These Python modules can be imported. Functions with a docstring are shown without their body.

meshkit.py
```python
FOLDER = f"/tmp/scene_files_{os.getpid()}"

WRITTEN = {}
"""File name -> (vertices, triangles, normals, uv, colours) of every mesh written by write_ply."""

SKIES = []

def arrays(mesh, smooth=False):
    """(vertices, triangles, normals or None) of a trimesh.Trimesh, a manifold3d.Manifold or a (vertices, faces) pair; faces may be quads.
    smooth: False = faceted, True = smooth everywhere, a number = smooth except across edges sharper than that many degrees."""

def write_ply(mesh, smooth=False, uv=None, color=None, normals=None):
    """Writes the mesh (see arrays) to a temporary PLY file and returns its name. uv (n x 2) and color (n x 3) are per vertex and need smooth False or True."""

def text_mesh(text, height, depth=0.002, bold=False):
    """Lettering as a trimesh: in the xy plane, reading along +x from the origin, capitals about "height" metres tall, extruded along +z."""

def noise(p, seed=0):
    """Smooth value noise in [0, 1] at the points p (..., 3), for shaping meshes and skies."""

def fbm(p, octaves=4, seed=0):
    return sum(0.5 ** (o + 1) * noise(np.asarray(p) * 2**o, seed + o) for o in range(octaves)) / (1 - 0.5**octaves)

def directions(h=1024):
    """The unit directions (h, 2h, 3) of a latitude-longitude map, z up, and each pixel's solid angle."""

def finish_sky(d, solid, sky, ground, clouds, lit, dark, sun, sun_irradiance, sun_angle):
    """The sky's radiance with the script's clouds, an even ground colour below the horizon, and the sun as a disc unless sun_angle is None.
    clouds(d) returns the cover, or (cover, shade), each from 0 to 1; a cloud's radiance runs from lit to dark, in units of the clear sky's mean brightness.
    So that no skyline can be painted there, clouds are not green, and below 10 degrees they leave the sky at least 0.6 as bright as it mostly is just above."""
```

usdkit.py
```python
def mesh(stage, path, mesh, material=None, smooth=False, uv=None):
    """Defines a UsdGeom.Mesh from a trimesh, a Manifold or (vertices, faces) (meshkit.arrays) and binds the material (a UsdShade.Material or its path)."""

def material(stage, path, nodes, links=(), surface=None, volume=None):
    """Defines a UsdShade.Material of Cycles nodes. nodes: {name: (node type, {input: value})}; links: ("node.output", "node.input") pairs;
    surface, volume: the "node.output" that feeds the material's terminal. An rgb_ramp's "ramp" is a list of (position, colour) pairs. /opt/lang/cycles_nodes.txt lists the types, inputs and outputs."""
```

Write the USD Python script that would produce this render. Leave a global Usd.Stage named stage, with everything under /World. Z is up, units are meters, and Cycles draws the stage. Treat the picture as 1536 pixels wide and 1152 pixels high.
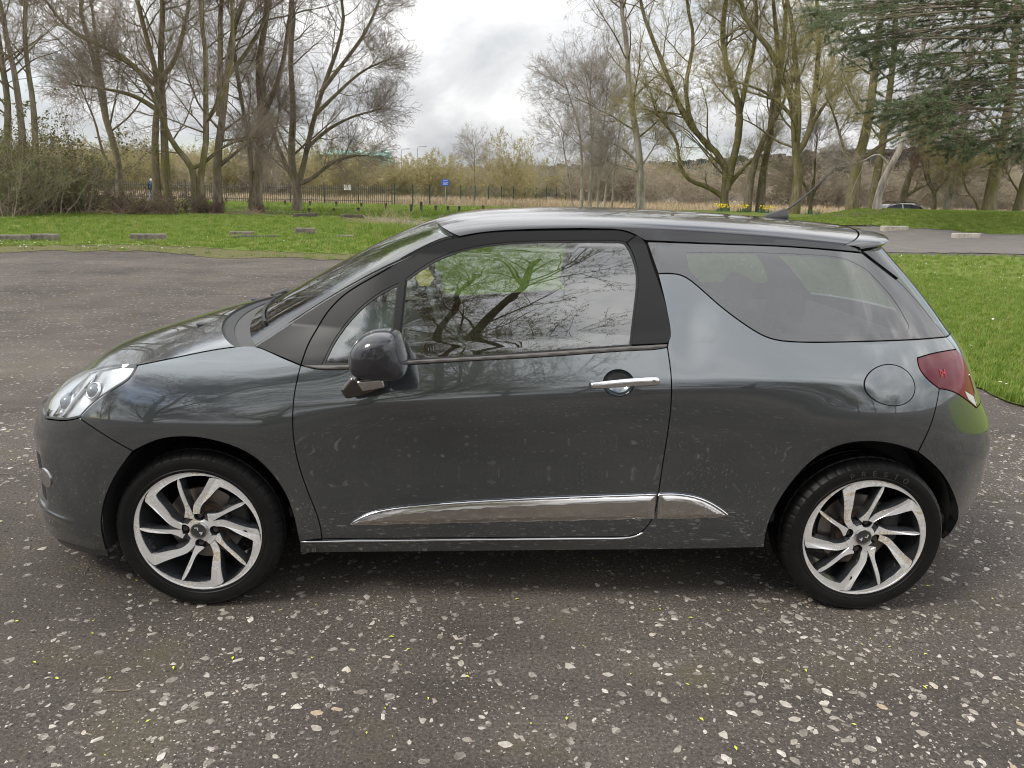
import math, random
import numpy as np, trimesh, shapely, usdkit, meshkit
import manifold3d as mf
from shapely.geometry import Polygon, Point, LineString, box as sbox
from shapely.ops import unary_union
from scipy.interpolate import PchipInterpolator, CubicSpline
from scipy.spatial import cKDTree
from pxr import Gf, Sdf, Usd, UsdGeom, UsdLux, UsdShade, Vt

random.seed(7)
RNG = np.random.default_rng(7)
stage = Usd.Stage.CreateInMemory()
UsdGeom.SetStageUpAxis(stage, UsdGeom.Tokens.z)
UsdGeom.SetStageMetersPerUnit(stage, 1.0)
UsdGeom.Xform.Define(stage, '/World')
UsdGeom.Scope.Define(stage, '/World/Looks')

# ------------------------------------------------------------------ camera
CF, CX, CY, CZ, CYAW, CPIT, CROL = 1155.6, -0.1666, -3.4539, 1.5374, 0.0268, 0.2477, 0.0211   # focal length in 1536-px widths
_c, _s = math.cos(CYAW), math.sin(CYAW)
CAM = np.array([CX, CY, CZ])
FWD = np.array([_s * math.cos(CPIT), _c * math.cos(CPIT), -math.sin(CPIT)])
_r = np.array([_c, -_s, 0.0]); _u = np.cross(_r, FWD)
RGT = _r * math.cos(CROL) + _u * math.sin(CROL)
UPV = -_r * math.sin(CROL) + _u * math.cos(CROL)


def proj(P):
    P = np.atleast_2d(P) - CAM
    d = P @ FWD
    return np.c_[768 + CF * (P @ RGT) / d, 576 - CF * (P @ UPV) / d]


def ray(px, py):
    return FWD + RGT * (px - 768) / CF + UPV * (576 - py) / CF


def at_y(px, py, y):
    d = ray(px, py)
    return CAM + d * (y - CAM[1]) / d[1]


cam = UsdGeom.Camera.Define(stage, '/World/camera')
M = np.eye(4); M[0, :3] = RGT; M[1, :3] = UPV; M[2, :3] = -FWD; M[3, :3] = CAM
cam.AddTransformOp().Set(Gf.Matrix4d(*M.ravel().tolist()))
cam.CreateHorizontalApertureAttr(36.0); cam.CreateVerticalApertureAttr(27.0)
cam.CreateFocalLengthAttr(36.0 * CF / 1536)
cam.CreateClippingRangeAttr(Gf.Vec2f(0.05, 20000.0))
cam.CreateExposureAttr(0.80)

# ------------------------------------------------------------------ sky and sun
SUN_DIR = np.array([-0.60, -0.32, 0.73]); SUN_DIR /= np.linalg.norm(SUN_DIR)      # towards the veiled sun
SUN_EL, SUN_ROT = math.asin(SUN_DIR[2]), math.atan2(SUN_DIR[0], SUN_DIR[1])
SKY_STRENGTH = 0.1
sky_mat = usdkit.material(stage, '/World/Looks/sky', {
    'tc': ('texture_coordinate', {}),
    'sep': ('separate_xyz', {}),
    'zc': ('math', {'math_type': 'maximum', 'value2': 0.0}),
    'zo': ('math', {'math_type': 'add', 'value2': 0.48}),
    'dx': ('math', {'math_type': 'divide'}), 'dy': ('math', {'math_type': 'divide'}),
    'uv': ('combine_xyz', {'z': 0.0}),
    'n1': ('noise_texture', {'scale': 2.7, 'detail': 7.0, 'roughness': 0.55, 'distortion': 0.35}),
    'n2': ('noise_texture', {'scale': 1.5, 'detail': 5.0, 'roughness': 0.5}),
    'off': ('vector_math', {'math_type': 'add', 'vector2': (5.3, -2.2, 4.0)}),
    'r1': ('rgb_ramp', {'ramp': [(0.0, (3.2, 3.35, 3.6)), (0.36, (4.0, 4.12, 4.3)), (0.50, (5.3, 5.36, 5.45)), (0.60, (6.9, 6.9, 6.85)), (0.70, (9.2, 9.2, 9.0)), (1.0, (11.0, 11.0, 10.8))]}),
    'zen': ('map_range', {'from_min': 0.0, 'from_max': 0.75, 'to_min': 0.70, 'to_max': 2.1, 'clamp': True}),
    'cl': ('vector_math', {'math_type': 'scale'}),
    'gap': ('rgb_ramp', {'ramp': [(0.0, (0.15, 0.15, 0.15)), (0.36, (0.25, 0.25, 0.25)), (0.45, (1, 1, 1)), (1.0, (1, 1, 1))]}),
    'sky': ('sky_texture', {'sky_type': 'single_scattering', 'sun_disc': False, 'sun_elevation': SUN_EL, 'sun_rotation': SUN_ROT}),
    'mix': ('mix_color', {'use_clamp': False}),
    'bg': ('background_shader', {'strength': SKY_STRENGTH}),
}, [('tc.generated', 'sep.vector'), ('sep.z', 'zc.value1'), ('zc.value', 'zo.value1'),
    ('sep.x', 'dx.value1'), ('zo.value', 'dx.value2'), ('sep.y', 'dy.value1'), ('zo.value', 'dy.value2'),
    ('dx.value', 'uv.x'), ('dy.value', 'uv.y'), ('uv.vector', 'n1.vector'),
    ('uv.vector', 'off.vector1'), ('off.vector', 'n2.vector'),
    ('n1.fac', 'r1.fac'), ('zc.value', 'zen.value'), ('r1.color', 'cl.vector1'), ('zen.result', 'cl.scale'),
    ('n2.fac', 'gap.fac'), ('gap.color', 'mix.fac'), ('sky.color', 'mix.a'), ('cl.vector', 'mix.b'),
    ('mix.result', 'bg.color')], surface='bg.background')
dome = UsdLux.DomeLight.Define(stage, '/World/sky')
UsdShade.MaterialBindingAPI.Apply(dome.GetPrim()).Bind(sky_mat)
sun = UsdLux.DistantLight.Define(stage, '/World/sun')
sun.CreateNormalizeAttr(True); sun.CreateIntensityAttr(0.4); sun.CreateAngleAttr(16.0); sun.CreateColorAttr(Gf.Vec3f(1.0, 0.95, 0.87))
_z = SUN_DIR; _x = np.cross([0, 0, 1], _z); _x /= np.linalg.norm(_x); _y = np.cross(_z, _x)
S = np.eye(4); S[0, :3], S[1, :3], S[2, :3] = _x, _y, _z
sun.AddTransformOp().Set(Gf.Matrix4d(*S.ravel().tolist()))
for _p in (dome, sun):
    _p.GetPrim().SetCustomDataByKey('kind', 'structure')

# ------------------------------------------------------------------ helpers
_names = {}


def numbered(parent, name):
    k = (parent, name); n = _names.get(k, 0); _names[k] = n + 1
    return name if n == 0 else '%s_%03d' % (name, n)


def define(path, v, f, n=None, mat=None):
    m = UsdGeom.Mesh.Define(stage, path)
    v = np.asarray(v, np.float32); f = np.asarray(f, np.int32)
    m.CreatePointsAttr(Vt.Vec3fArray.FromNumpy(np.ascontiguousarray(v)))
    m.CreateFaceVertexCountsAttr(Vt.IntArray.FromNumpy(np.full(len(f), f.shape[1], np.int32)))
    m.CreateFaceVertexIndicesAttr(Vt.IntArray.FromNumpy(np.ascontiguousarray(f.ravel())))
    m.CreateSubdivisionSchemeAttr('none')
    if n is not None:
        m.CreateNormalsAttr(Vt.Vec3fArray.FromNumpy(np.ascontiguousarray(np.asarray(n, np.float32))))
        m.SetNormalsInterpolation('vertex')
    if mat is not None:
        UsdShade.MaterialBindingAPI.Apply(m.GetPrim()).Bind(mat)
    return m.GetPrim()


def obj(name, mesh, mat, parent=None, smooth=False):
    """One Mesh prim under parent (a prim) or under /World."""
    base = str(parent.GetPath()) if parent is not None else '/World'
    path = base + '/' + numbered(base, name)
    if isinstance(mesh, tuple) and len(mesh) == 3:
        return define(path, *mesh, mat=mat)
    v, f, n = meshkit.arrays(mesh, smooth)
    return define(path, v, f, n, mat)


def tag(p, label=None, cat=None, group=None, kind=None):
    for k, v in (('label', label), ('category', cat), ('group', group), ('kind', kind)):
        if v:
            p.SetCustomDataByKey(k, v)
    return p


def thing(name, label=None, cat=None, loc=(0, 0, 0), rotz=0.0, group=None, scale=None):
    x = UsdGeom.Xform.Define(stage, '/World/' + numbered('/World', name))
    x.AddTranslateOp().Set(Gf.Vec3d(*map(float, loc)))
    if rotz:
        x.AddRotateZOp().Set(math.degrees(rotz))
    if scale is not None:
        x.AddScaleOp().Set(Gf.Vec3f(*map(float, scale)))
    return tag(x.GetPrim(), label, cat, group)


def copy_of(src, name, label, cat, loc, rotz=0.0, group=None, scale=None):
    p = thing(name, label, cat, loc, rotz, group, scale)
    p.GetReferences().AddInternalReference(src)
    p.SetInstanceable(True)
    return p


def mat(name, nodes, links=(), surface='p.BSDF', volume=None):
    return usdkit.material(stage, '/World/Looks/' + name, nodes, links, surface=surface, volume=volume)


def plain(name, color, rough=0.5, **kw):
    return mat(name, {'p': ('principled_bsdf', {'base_color': color, 'roughness': rough, **kw})})


def cat_meshes(ms):
    return trimesh.util.concatenate([m if isinstance(m, trimesh.Trimesh) else trimesh.Trimesh(m[0], m[1], process=False) for m in ms])


def join(parts):
    """Join (v, f, n) triples."""
    V, F, N, k = [], [], [], 0
    for v, f, n in parts:
        V.append(v); F.append(np.asarray(f) + k); N.append(n); k += len(v)
    return np.vstack(V), np.vstack(F), np.vstack(N)


def rbox(sx, sy, sz, r=0.01, seg=8):
    """Rounded box centred at the origin."""
    r = min(r, sx / 2.01, sy / 2.01, sz / 2.01)
    s = mf.Manifold.sphere(r, seg)
    pts = [s.translate((x * (sx / 2 - r), y * (sy / 2 - r), z * (sz / 2 - r))) for x in (-1, 1) for y in (-1, 1) for z in (-1, 1)]
    m = mf.Manifold.batch_hull(pts).to_mesh()
    return trimesh.Trimesh(m.vert_properties[:, :3], m.tri_verts, process=False)


def tube(path, radii, sides=8, caps=True):
    p = np.asarray(path, float); r = np.broadcast_to(np.asarray(radii, float), (len(p),))
    t = np.gradient(p, axis=0); t /= np.linalg.norm(t, axis=1, keepdims=True) + 1e-12
    a = np.cross(t, np.where(np.abs(t[:, 2:]) < 0.9, [0, 0, 1.0], [1.0, 0, 0])); a /= np.linalg.norm(a, axis=1, keepdims=True) + 1e-12
    for i in range(1, len(a)):                              # keep the frame from flipping
        q = a[i - 1] - t[i] * (a[i - 1] @ t[i]); a[i] = q / (np.linalg.norm(q) + 1e-12)
    b = np.cross(t, a); th = np.arange(sides) * 2 * np.pi / sides
    v = (p[:, None] + r[:, None, None] * (np.cos(th)[None, :, None] * a[:, None] + np.sin(th)[None, :, None] * b[:, None])).reshape(-1, 3)
    i, j = np.meshgrid(np.arange(len(p) - 1), np.arange(sides), indexing='ij')
    q = np.stack([i * sides + j, i * sides + (j + 1) % sides, (i + 1) * sides + (j + 1) % sides, (i + 1) * sides + j], -1).reshape(-1, 4)
    f = np.vstack([q[:, [0, 1, 2]], q[:, [0, 2, 3]]])
    if caps:
        n = len(v); v = np.vstack([v, p[:1], p[-1:]]); e = (len(p) - 1) * sides
        k = np.arange(sides)
        f = np.vstack([f, np.c_[np.full(sides, n), (k + 1) % sides, k], np.c_[np.full(sides, n + 1), e + k, e + (k + 1) % sides]])
    return trimesh.Trimesh(v, f, process=False)


def smoothstep(a, b, x):
    t = np.clip((np.asarray(x, float) - a) / (b - a), 0, 1)
    return t * t * (3 - 2 * t)


def spline(pts, n=60, closed=False):
    p = np.asarray(pts, float)
    if closed:
        p = np.vstack([p, p[:1]])
    d = np.r_[0, np.cumsum(np.maximum(np.linalg.norm(np.diff(p, axis=0), axis=1), 1e-9) ** 0.5)]
    c = CubicSpline(d, p, bc_type='periodic' if closed else 'natural')
    t = np.linspace(0, d[-1], n, endpoint=not closed)
    return c(t)
# ------------------------------------------------------------------ car materials
_tcn = ('tc.object', 'n.vector')
M_PAINT = mat('grey_metallic_paint', {
    'tc': ('texture_coordinate', {}), 'n': ('noise_texture', {'scale': 900.0, 'detail': 1.0}),
    'r': ('rgb_ramp', {'ramp': [(0.35, (0.062, 0.072, 0.078)), (0.7, (0.095, 0.108, 0.115))]}),
    'd': ('noise_texture', {'scale': 6.0, 'detail': 6.0, 'roughness': 0.6}), 'dr': ('map_range', {'from_min': 0.45, 'from_max': 0.8, 'to_min': 0.20, 'to_max': 0.24, 'clamp': True}),
    'cr': ('map_range', {'from_min': 0.4, 'from_max': 0.8, 'to_min': 0.012, 'to_max': 0.045, 'clamp': True}),
    'p': ('principled_bsdf', {'metallic': 0.92, 'coat_weight': 1.0, 'coat_ior': 2.1, 'coat_tint': (0.96, 0.985, 1.0)})},
    [_tcn, ('n.fac', 'r.fac'), ('r.color', 'p.base_color'), ('tc.object', 'd.vector'), ('d.fac', 'dr.value'), ('dr.result', 'p.roughness'), ('d.fac', 'cr.value'), ('cr.result', 'p.coat_roughness')])
M_BLACK = mat('gloss_black_paint', {'p': ('principled_bsdf', {'base_color': (0.012, 0.012, 0.014), 'roughness': 0.25, 'specular_ior_level': 0.2, 'coat_weight': 1.0, 'coat_roughness': 0.02, 'coat_ior': 1.5})})
M_SATIN = plain('satin_black_trim', (0.012, 0.012, 0.0125), 0.45, specular_ior_level=0.3)
M_RUB = plain('rubber_seal', (0.012, 0.012, 0.012), 0.6)
M_TRIM = plain('brown_grey_waist_trim', (0.095, 0.087, 0.081), 0.35)
M_PLAST = plain('grey_black_plastic', (0.045, 0.045, 0.045), 0.55)
M_DARK = plain('dark_underbody', (0.006, 0.006, 0.006), 0.9)
M_CHROME = plain('chrome', (0.75, 0.75, 0.76), 0.07, metallic=1.0)
M_CHROME_D = plain('dark_chrome', (0.60, 0.585, 0.57), 0.10, metallic=1.0)
M_TYRE = mat('tyre_rubber', {'tc': ('texture_coordinate', {}), 'n': ('noise_texture', {'scale': 14.0, 'detail': 5.0}),
    'r': ('rgb_ramp', {'ramp': [(0.3, (0.0035, 0.0035, 0.0037)), (0.75, (0.008, 0.0078, 0.0075))]}), 'p': ('principled_bsdf', {'roughness': 0.48, 'specular_ior_level': 0.2})},
    [_tcn, ('n.fac', 'r.fac'), ('r.color', 'p.base_color')])
M_ALLOY = mat('diamond_cut_alloy', {'tc': ('texture_coordinate', {}), 'n': ('noise_texture', {'scale': 9.0, 'detail': 6.0, 'roughness': 0.65}),
    'n2': ('noise_texture', {'scale': 60.0, 'detail': 4.0, 'roughness': 0.7}), 'm': ('math', {'math_type': 'multiply_add', 'value2': 0.35}),
    'r': ('rgb_ramp', {'ramp': [(0.0, (0.86, 0.86, 0.86)), (0.75, (0.86, 0.86, 0.86)), (0.78, (0.62, 0.56, 0.46)), (0.84, (0.36, 0.31, 0.25)), (0.88, (0.72, 0.69, 0.62))]}),
    'ro': ('map_range', {'from_min': 0.70, 'from_max': 0.86, 'to_min': 0.30, 'to_max': 0.6, 'clamp': True}),
    'me': ('map_range', {'from_min': 0.74, 'from_max': 0.80, 'to_min': 0.75, 'to_max': 0.2, 'clamp': True}), 'p': ('principled_bsdf', {})},
    [_tcn, ('tc.object', 'n2.vector'), ('n2.fac', 'm.value1'), ('n.fac', 'm.value3'), ('m.value', 'r.fac'), ('m.value', 'ro.value'), ('m.value', 'me.value'),
     ('r.color', 'p.base_color'), ('ro.result', 'p.roughness'), ('me.result', 'p.metallic')])
M_FOOT = plain('bronzed_chrome', (0.15, 0.14, 0.133), 0.14, metallic=1.0)
M_RIMBLK = plain('gloss_black_alloy', (0.020, 0.021, 0.023), 0.18, coat_weight=1.0)
M_DISC = plain('brake_disc_steel', (0.30, 0.27, 0.25), 0.35, metallic=0.9)
M_RUST = plain('rusty_hub', (0.10, 0.055, 0.035), 0.8)


def glass(name, tint, ior, rough=0.0):
    return mat(name, {'t': ('transparent_bsdf', {'color': tint}), 'g': ('glossy_bsdf', {'color': (1, 1, 1), 'roughness': rough}), 'ge': ('geometry', {}), 'io': ('map_range', {'to_min': ior, 'to_max': 1 / ior}), 'f': ('fresnel', {}),
                      'm': ('mix_closure', {})}, [('ge.backfacing', 'io.value'), ('io.result', 'f.IOR'), ('f.fac', 'm.fac'), ('t.BSDF', 'm.closure1'), ('g.BSDF', 'm.closure2')], surface='m.closure')


M_GLASS = glass('window_glass', (0.66, 0.75, 0.70), 2.5)
M_GLASS2 = glass('privacy_glass', (0.42, 0.47, 0.46), 2.2)
M_WSCREEN = glass('windscreen_glass', (0.70, 0.80, 0.76), 1.85)
M_FRIT = mat('black_glass_border', {'p': ('principled_bsdf', {'base_color': (0.012, 0.012, 0.013), 'roughness': 0.03, 'ior': 2.1})})
M_LENS = glass('clear_lamp_lens', (0.93, 0.95, 0.96), 1.5)
M_REFL = plain('lamp_reflector', (0.62, 0.63, 0.64), 0.25, metallic=0.5)
M_PROJ = plain('projector_glass', (0.16, 0.17, 0.18), 0.03, ior=1.8)
M_RED = mat('red_lamp_lens', {'p': ('principled_bsdf', {'base_color': (0.085, 0.004, 0.009), 'roughness': 0.10, 'ior': 1.5})})
M_REDB = plain('bright_red', (0.50, 0.02, 0.025), 0.35)
M_SEAT = plain('dark_seat_fabric', (0.030, 0.030, 0.033), 0.85)
M_DASH = plain('dashboard_plastic', (0.03, 0.03, 0.032), 0.6)
M_LINER = plain('headlining_fabric', (0.30, 0.30, 0.29), 0.9)
M_YELLOW = plain('yellow_card', (0.62, 0.52, 0.05), 0.6)

# ------------------------------------------------------------------ car body surface: half width Y over (s, z)
WB2 = 1.232
XAF, XAR = -1.40, 1.05            # the nose and the tail round off from here; s - XA runs 0..1 to the centreline
S0, S1 = XAF - 1.0, XAR + 1.0
_xf = PchipInterpolator([0.05, 0.13, 0.18, 0.24, 0.30, 0.40, 0.50, 0.58, 0.64, 0.70, 0.76, 0.82, 0.88, 0.94, 1.0, 1.6], [-2.06, -2.085, -2.08, -2.07, -2.065, -2.06, -2.062, -2.05, -2.025, -1.985, -1.93, -1.86, -1.77, -1.67, -1.58, -1.5])
_xr = PchipInterpolator([0.05, 0.16, 0.20, 0.25, 0.30, 0.40, 0.55, 0.66, 0.75, 0.80, 0.95, 1.05, 1.20, 1.35, 1.42, 1.6], [1.80, 1.85, 1.87, 1.90, 1.925, 1.962, 1.972, 1.945, 1.892, 1.862, 1.785, 1.70, 1.56, 1.40, 1.33, 1.25])
_yb = PchipInterpolator([0.05, 0.12, 0.18, 0.22, 0.26, 0.31, 0.38, 0.50, 0.62, 0.74, 2.0], [0.70, 0.735, 0.790, 0.812, 0.830, 0.838, 0.842, 0.846, 0.852, 0.857, 0.857])
_zc = PchipInterpolator([-2.5, -0.86, -0.486, 0.445, 0.9, 1.4, 2.5], [0.74, 0.785, 0.817, 0.879, 0.90, 0.92, 0.93])
_zb = PchipInterpolator([-2.5, -0.84, -0.30, 0.32, 0.455, 0.9, 1.5, 2.5], [0.90, 0.935, 0.968, 1.008, 1.020, 1.035, 1.052, 1.06])
NF, NR = 2.5, 2.6


def side_xy(s, z, off=0.0):
    s = np.asarray(s, float); z = np.asarray(z, float)
    tf = np.clip(XAF - s, 0, 1); tr = np.clip(s - XAR, 0, 1)
    x = s.copy()
    lf = np.maximum(XAF - _xf(z), 0.08); lr = np.maximum(_xr(z) - XAR, 0.08)
    # blend the parameter so that the surface leaves the flank smoothly
    x = np.where(s < XAF, XAF - lf * np.sin(tf * np.pi / 2) ** (2 / NF), x)
    x = np.where(s > XAR, XAR + lr * np.sin(tr * np.pi / 2) ** (2 / NR), x)
    y = _yb(z)
    zc, zb = _zc(x), _zb(x)
    w = smoothstep(-1.05, -0.55, x)
    wr = 1 - smoothstep(0.75, 1.35, x)
    d = z - zc
    sp = 0.012 * np.log1p(np.exp(np.clip(d / 0.012, -40, 40)))            # crease along the door
    spr = 0.06 * np.log1p(np.exp(np.clip(d / 0.06, -40, 40)))
    up = np.maximum(z - 0.70, 0)
    dropF = 1.75 * up ** 2.15
    dropF = np.where(z > 1.05, 1.75 * 0.35 ** 2.15 + 0.4 * (z - 1.05), dropF)
    sh = np.maximum(zb - zc, 0.02)
    dropD = 0.27 * (wr * sp + (1 - wr) * spr) + wr * 0.13 * np.minimum(sp, sh) + (1 - wr) * 0.20 * np.minimum(spr, sh)
    gz = np.maximum(z - zb, 0)
    ledge = 0.004 * smoothstep(0.0, 0.05, z - zb) * (1 - smoothstep(0.40, 0.62, x)) + 0.014 * smoothstep(-0.06, 0.20, z - zb) * smoothstep(0.40, 0.62, x)
    drop = w * dropD + (1 - w) * dropF
    y = y - drop - ledge - 0.30 * gz ** 2 - 0.05 * gz
    # haunch over the rear wheel, softer one over the front wheel
    y = y + 0.030 * np.exp(-((x - 1.22) / 0.34) ** 2) * np.exp(-((z - 0.80) / 0.15) ** 2) + 0.008 * np.exp(-((x + 1.20) / 0.36) ** 2) * np.exp(-((z - 0.66) / 0.14) ** 2)
    # hollow in the fin behind the door
    y = y - 0.004 * np.exp(-((x - 0.53) / 0.06) ** 2) * np.exp(-((z - 1.07) / 0.11) ** 2)
    for xc in (-WB2 + 0.015, WB2 - 0.01):                                     # flared arch lips
        r = np.hypot(x - xc, z - 0.30)
        y = y + 0.012 * (1 - smoothstep(0.37, 0.60, r)) * smoothstep(0.18, 0.3, z)
    # waist of the door below the crease
    y = y - 0.010 * np.exp(-((z - 0.62) / 0.14) ** 2) * smoothstep(-0.9, -0.5, x) * (1 - smoothstep(0.3, 0.8, x))
    cf = np.where(s < XAF, np.cos(np.clip(tf, 0, 1) * np.pi / 2) ** (2 / NF), 1.0)
    cr = np.where(s > XAR, np.cos(np.clip(tr, 0, 1) * np.pi / 2) ** (2 / NR), 1.0)
    return x, y * cf * cr


def side(sz, off=0.0):
    """(points, normals) of the near flank at parameters (s, z), moved off metres outwards."""
    sz = np.atleast_2d(np.asarray(sz, float)); s, z = sz[:, 0], sz[:, 1]
    e = 1e-4
    sc = np.clip(s, S0 + 0.004, S1 - 0.004)

    def P(a, b):
        x, y = side_xy(a, b); return np.c_[x, -y, b]
    n = np.cross(P(sc + e, z) - P(sc - e, z), P(sc, z + e) - P(sc, z - e))
    n /= np.linalg.norm(n, axis=1, keepdims=True) + 1e-15
    p = P(s, z)
    if not callable(off):
        return p + n * off, n
    h = 8e-4

    def Q(a, b):
        q, m = side(np.c_[a, b]); return q + m * np.reshape(off(a, b), (-1, 1))
    m = np.cross(Q(sc + h, z) - Q(sc - h, z), Q(sc, z + h) - Q(sc, z - h))
    m /= np.linalg.norm(m, axis=1, keepdims=True) + 1e-15
    return p + n * np.reshape(off(s, z), (-1, 1)), m


_S, _Z = np.meshgrid(np.linspace(S0 + .004, S1 - .004, 700), np.linspace(0.09, 1.46, 330), indexing='ij')
_SZ = np.c_[_S.ravel(), _Z.ravel()]
_P, _N = side(_SZ)
_front = ((CAM - _P) * _N).sum(1) > 0.02
_SZf, _tree = _SZ[_front], cKDTree(proj(_P[_front]))


def on_side(px):
    """Parameters (s, z) on the near flank of points measured in the photograph."""
    px = np.atleast_2d(np.asarray(px, float))
    sz = _SZf[_tree.query(px)[1]].copy()
    for _ in range(12):
        q = proj(side(sz)[0]); e = 1e-4
        ja = (proj(side(sz + [e, 0])[0]) - q) / e; jb = (proj(side(sz + [0, e])[0]) - q) / e
        det = ja[:, 0] * jb[:, 1] - ja[:, 1] * jb[:, 0]; r = px - q
        det = np.where(np.abs(det) < 1e3, 1e12, det)
        d = np.c_[(r[:, 0] * jb[:, 1] - r[:, 1] * jb[:, 0]) / det, (ja[:, 0] * r[:, 1] - ja[:, 1] * r[:, 0]) / det]
        sz = sz + np.clip(d, -0.02, 0.02)
        sz[:, 0] = np.clip(sz[:, 0], S0 + .004, S1 - .004)
    return sz


def curve(*segs):
    """Pieces of outline in photograph pixels -> (s, z) polyline, each piece a spline."""
    out = []
    for sg in segs:
        sg = np.asarray(sg, float)
        q = spline(sg, 6 * len(sg)) if len(sg) > 2 else np.linspace(sg[0], sg[1], 12)
        out.append(on_side(q))
    v = np.vstack(out)
    keep = np.r_[True, np.linalg.norm(np.diff(v, axis=0), axis=1) > 2e-4]
    return v[keep]


def valid(p):
    p = p if p.is_valid else p.buffer(0)
    if p.geom_type == 'MultiPolygon':
        p = max(p.geoms, key=lambda g: g.area)
    return p


def poly(*segs):
    return valid(Polygon(curve(*segs)))


def grid_clip(pg, cell):
    """Triangulates a polygon on a regular grid: interior cells stay squares."""
    x0, y0, x1, y1 = pg.bounds
    xs = np.arange(math.floor(x0 / cell) * cell, x1 + cell, cell); ys = np.arange(math.floor(y0 / cell) * cell, y1 + cell, cell)
    X, Y = np.meshgrid(xs[:-1], ys[:-1], indexing='ij'); X, Y = X.ravel(), Y.ravel()
    cells = shapely.box(X, Y, X + cell, Y + cell)
    shapely.prepare(pg)
    inside = shapely.contains(pg, cells); touch = shapely.intersects(pg, cells) & ~inside
    V, F, k = [], [], 0
    a = np.c_[X[inside], Y[inside]]
    q = np.stack([a, a + [cell, 0], a + [cell, cell], a + [0, cell]], 1).reshape(-1, 2)
    i = np.arange(len(a)) * 4
    V.append(q); F += [np.c_[i, i + 1, i + 2], np.c_[i, i + 2, i + 3]]; k = len(q)
    for g in shapely.intersection(pg, cells[touch]):
        for h in getattr(g, 'geoms', [g]):
            if h.geom_type != 'Polygon' or h.area < 1e-10:
                continue
            v, f = trimesh.creation.triangulate_polygon(h, engine='earcut')
            V.append(np.asarray(v)); F.append(np.asarray(f) + k); k += len(v)
    v, f = np.vstack(V), np.vstack(F)
    key, inv = np.unique(np.round(v, 7), axis=0, return_inverse=True)
    f = inv.ravel()[f]
    f = f[(f[:, 0] != f[:, 1]) & (f[:, 1] != f[:, 2]) & (f[:, 0] != f[:, 2])]
    return key, f


def orient(v, f, n):
    fn = np.cross(v[f[:, 1]] - v[f[:, 0]], v[f[:, 2]] - v[f[:, 0]])
    bad = (fn * n[f].mean(1)).sum(1) < 0
    f = f.copy(); f[bad] = f[bad][:, ::-1]
    return f


def skirt(ring, off, depth, close=True):
    """The turned-in edge along a (s, z) ring."""
    a, na = side(ring, off); b = a - na * depth
    if np.linalg.norm(ring[0] - ring[-1]) < 1e-9:
        a, b = a[:-1], b[:-1]
    m = len(a); i = np.arange(m); j = (i + 1) % m
    t = a[j] - a[i]; n = np.cross(t, (b - a)); n /= np.linalg.norm(n, axis=1, keepdims=True) + 1e-12
    v = np.vstack([a, b]); f = np.vstack([np.c_[i, j, m + j], np.c_[i, m + j, m + i]])
    return v, f, np.vstack([n, n])


def panel(pg, off=0.0, gap=0.0021, cell=0.013, edge=0.010):
    """Near-side sheet on the flank: (v, f, n)."""
    if gap:
        pg = valid(pg.buffer(-gap, join_style=2))
    v2, f = grid_clip(pg, cell)
    v, n = side(v2, off)
    parts = [(v, orient(v, f, n), n)]
    if edge:
        for r in [pg.exterior, *pg.interiors]:
            c = shapely.get_coordinates(shapely.segmentize(r, 0.02))
            parts.append(skirt(c, off, edge))
    return join(parts)


def mirrored(m):
    v, f, n = m
    return v * [1, -1, 1], f[:, ::-1], n * [1, -1, 1]


CAR = thing('hatchback_car', 'dark grey three-door hatchback with gloss black roof parked on the stony car park', 'car')


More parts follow.
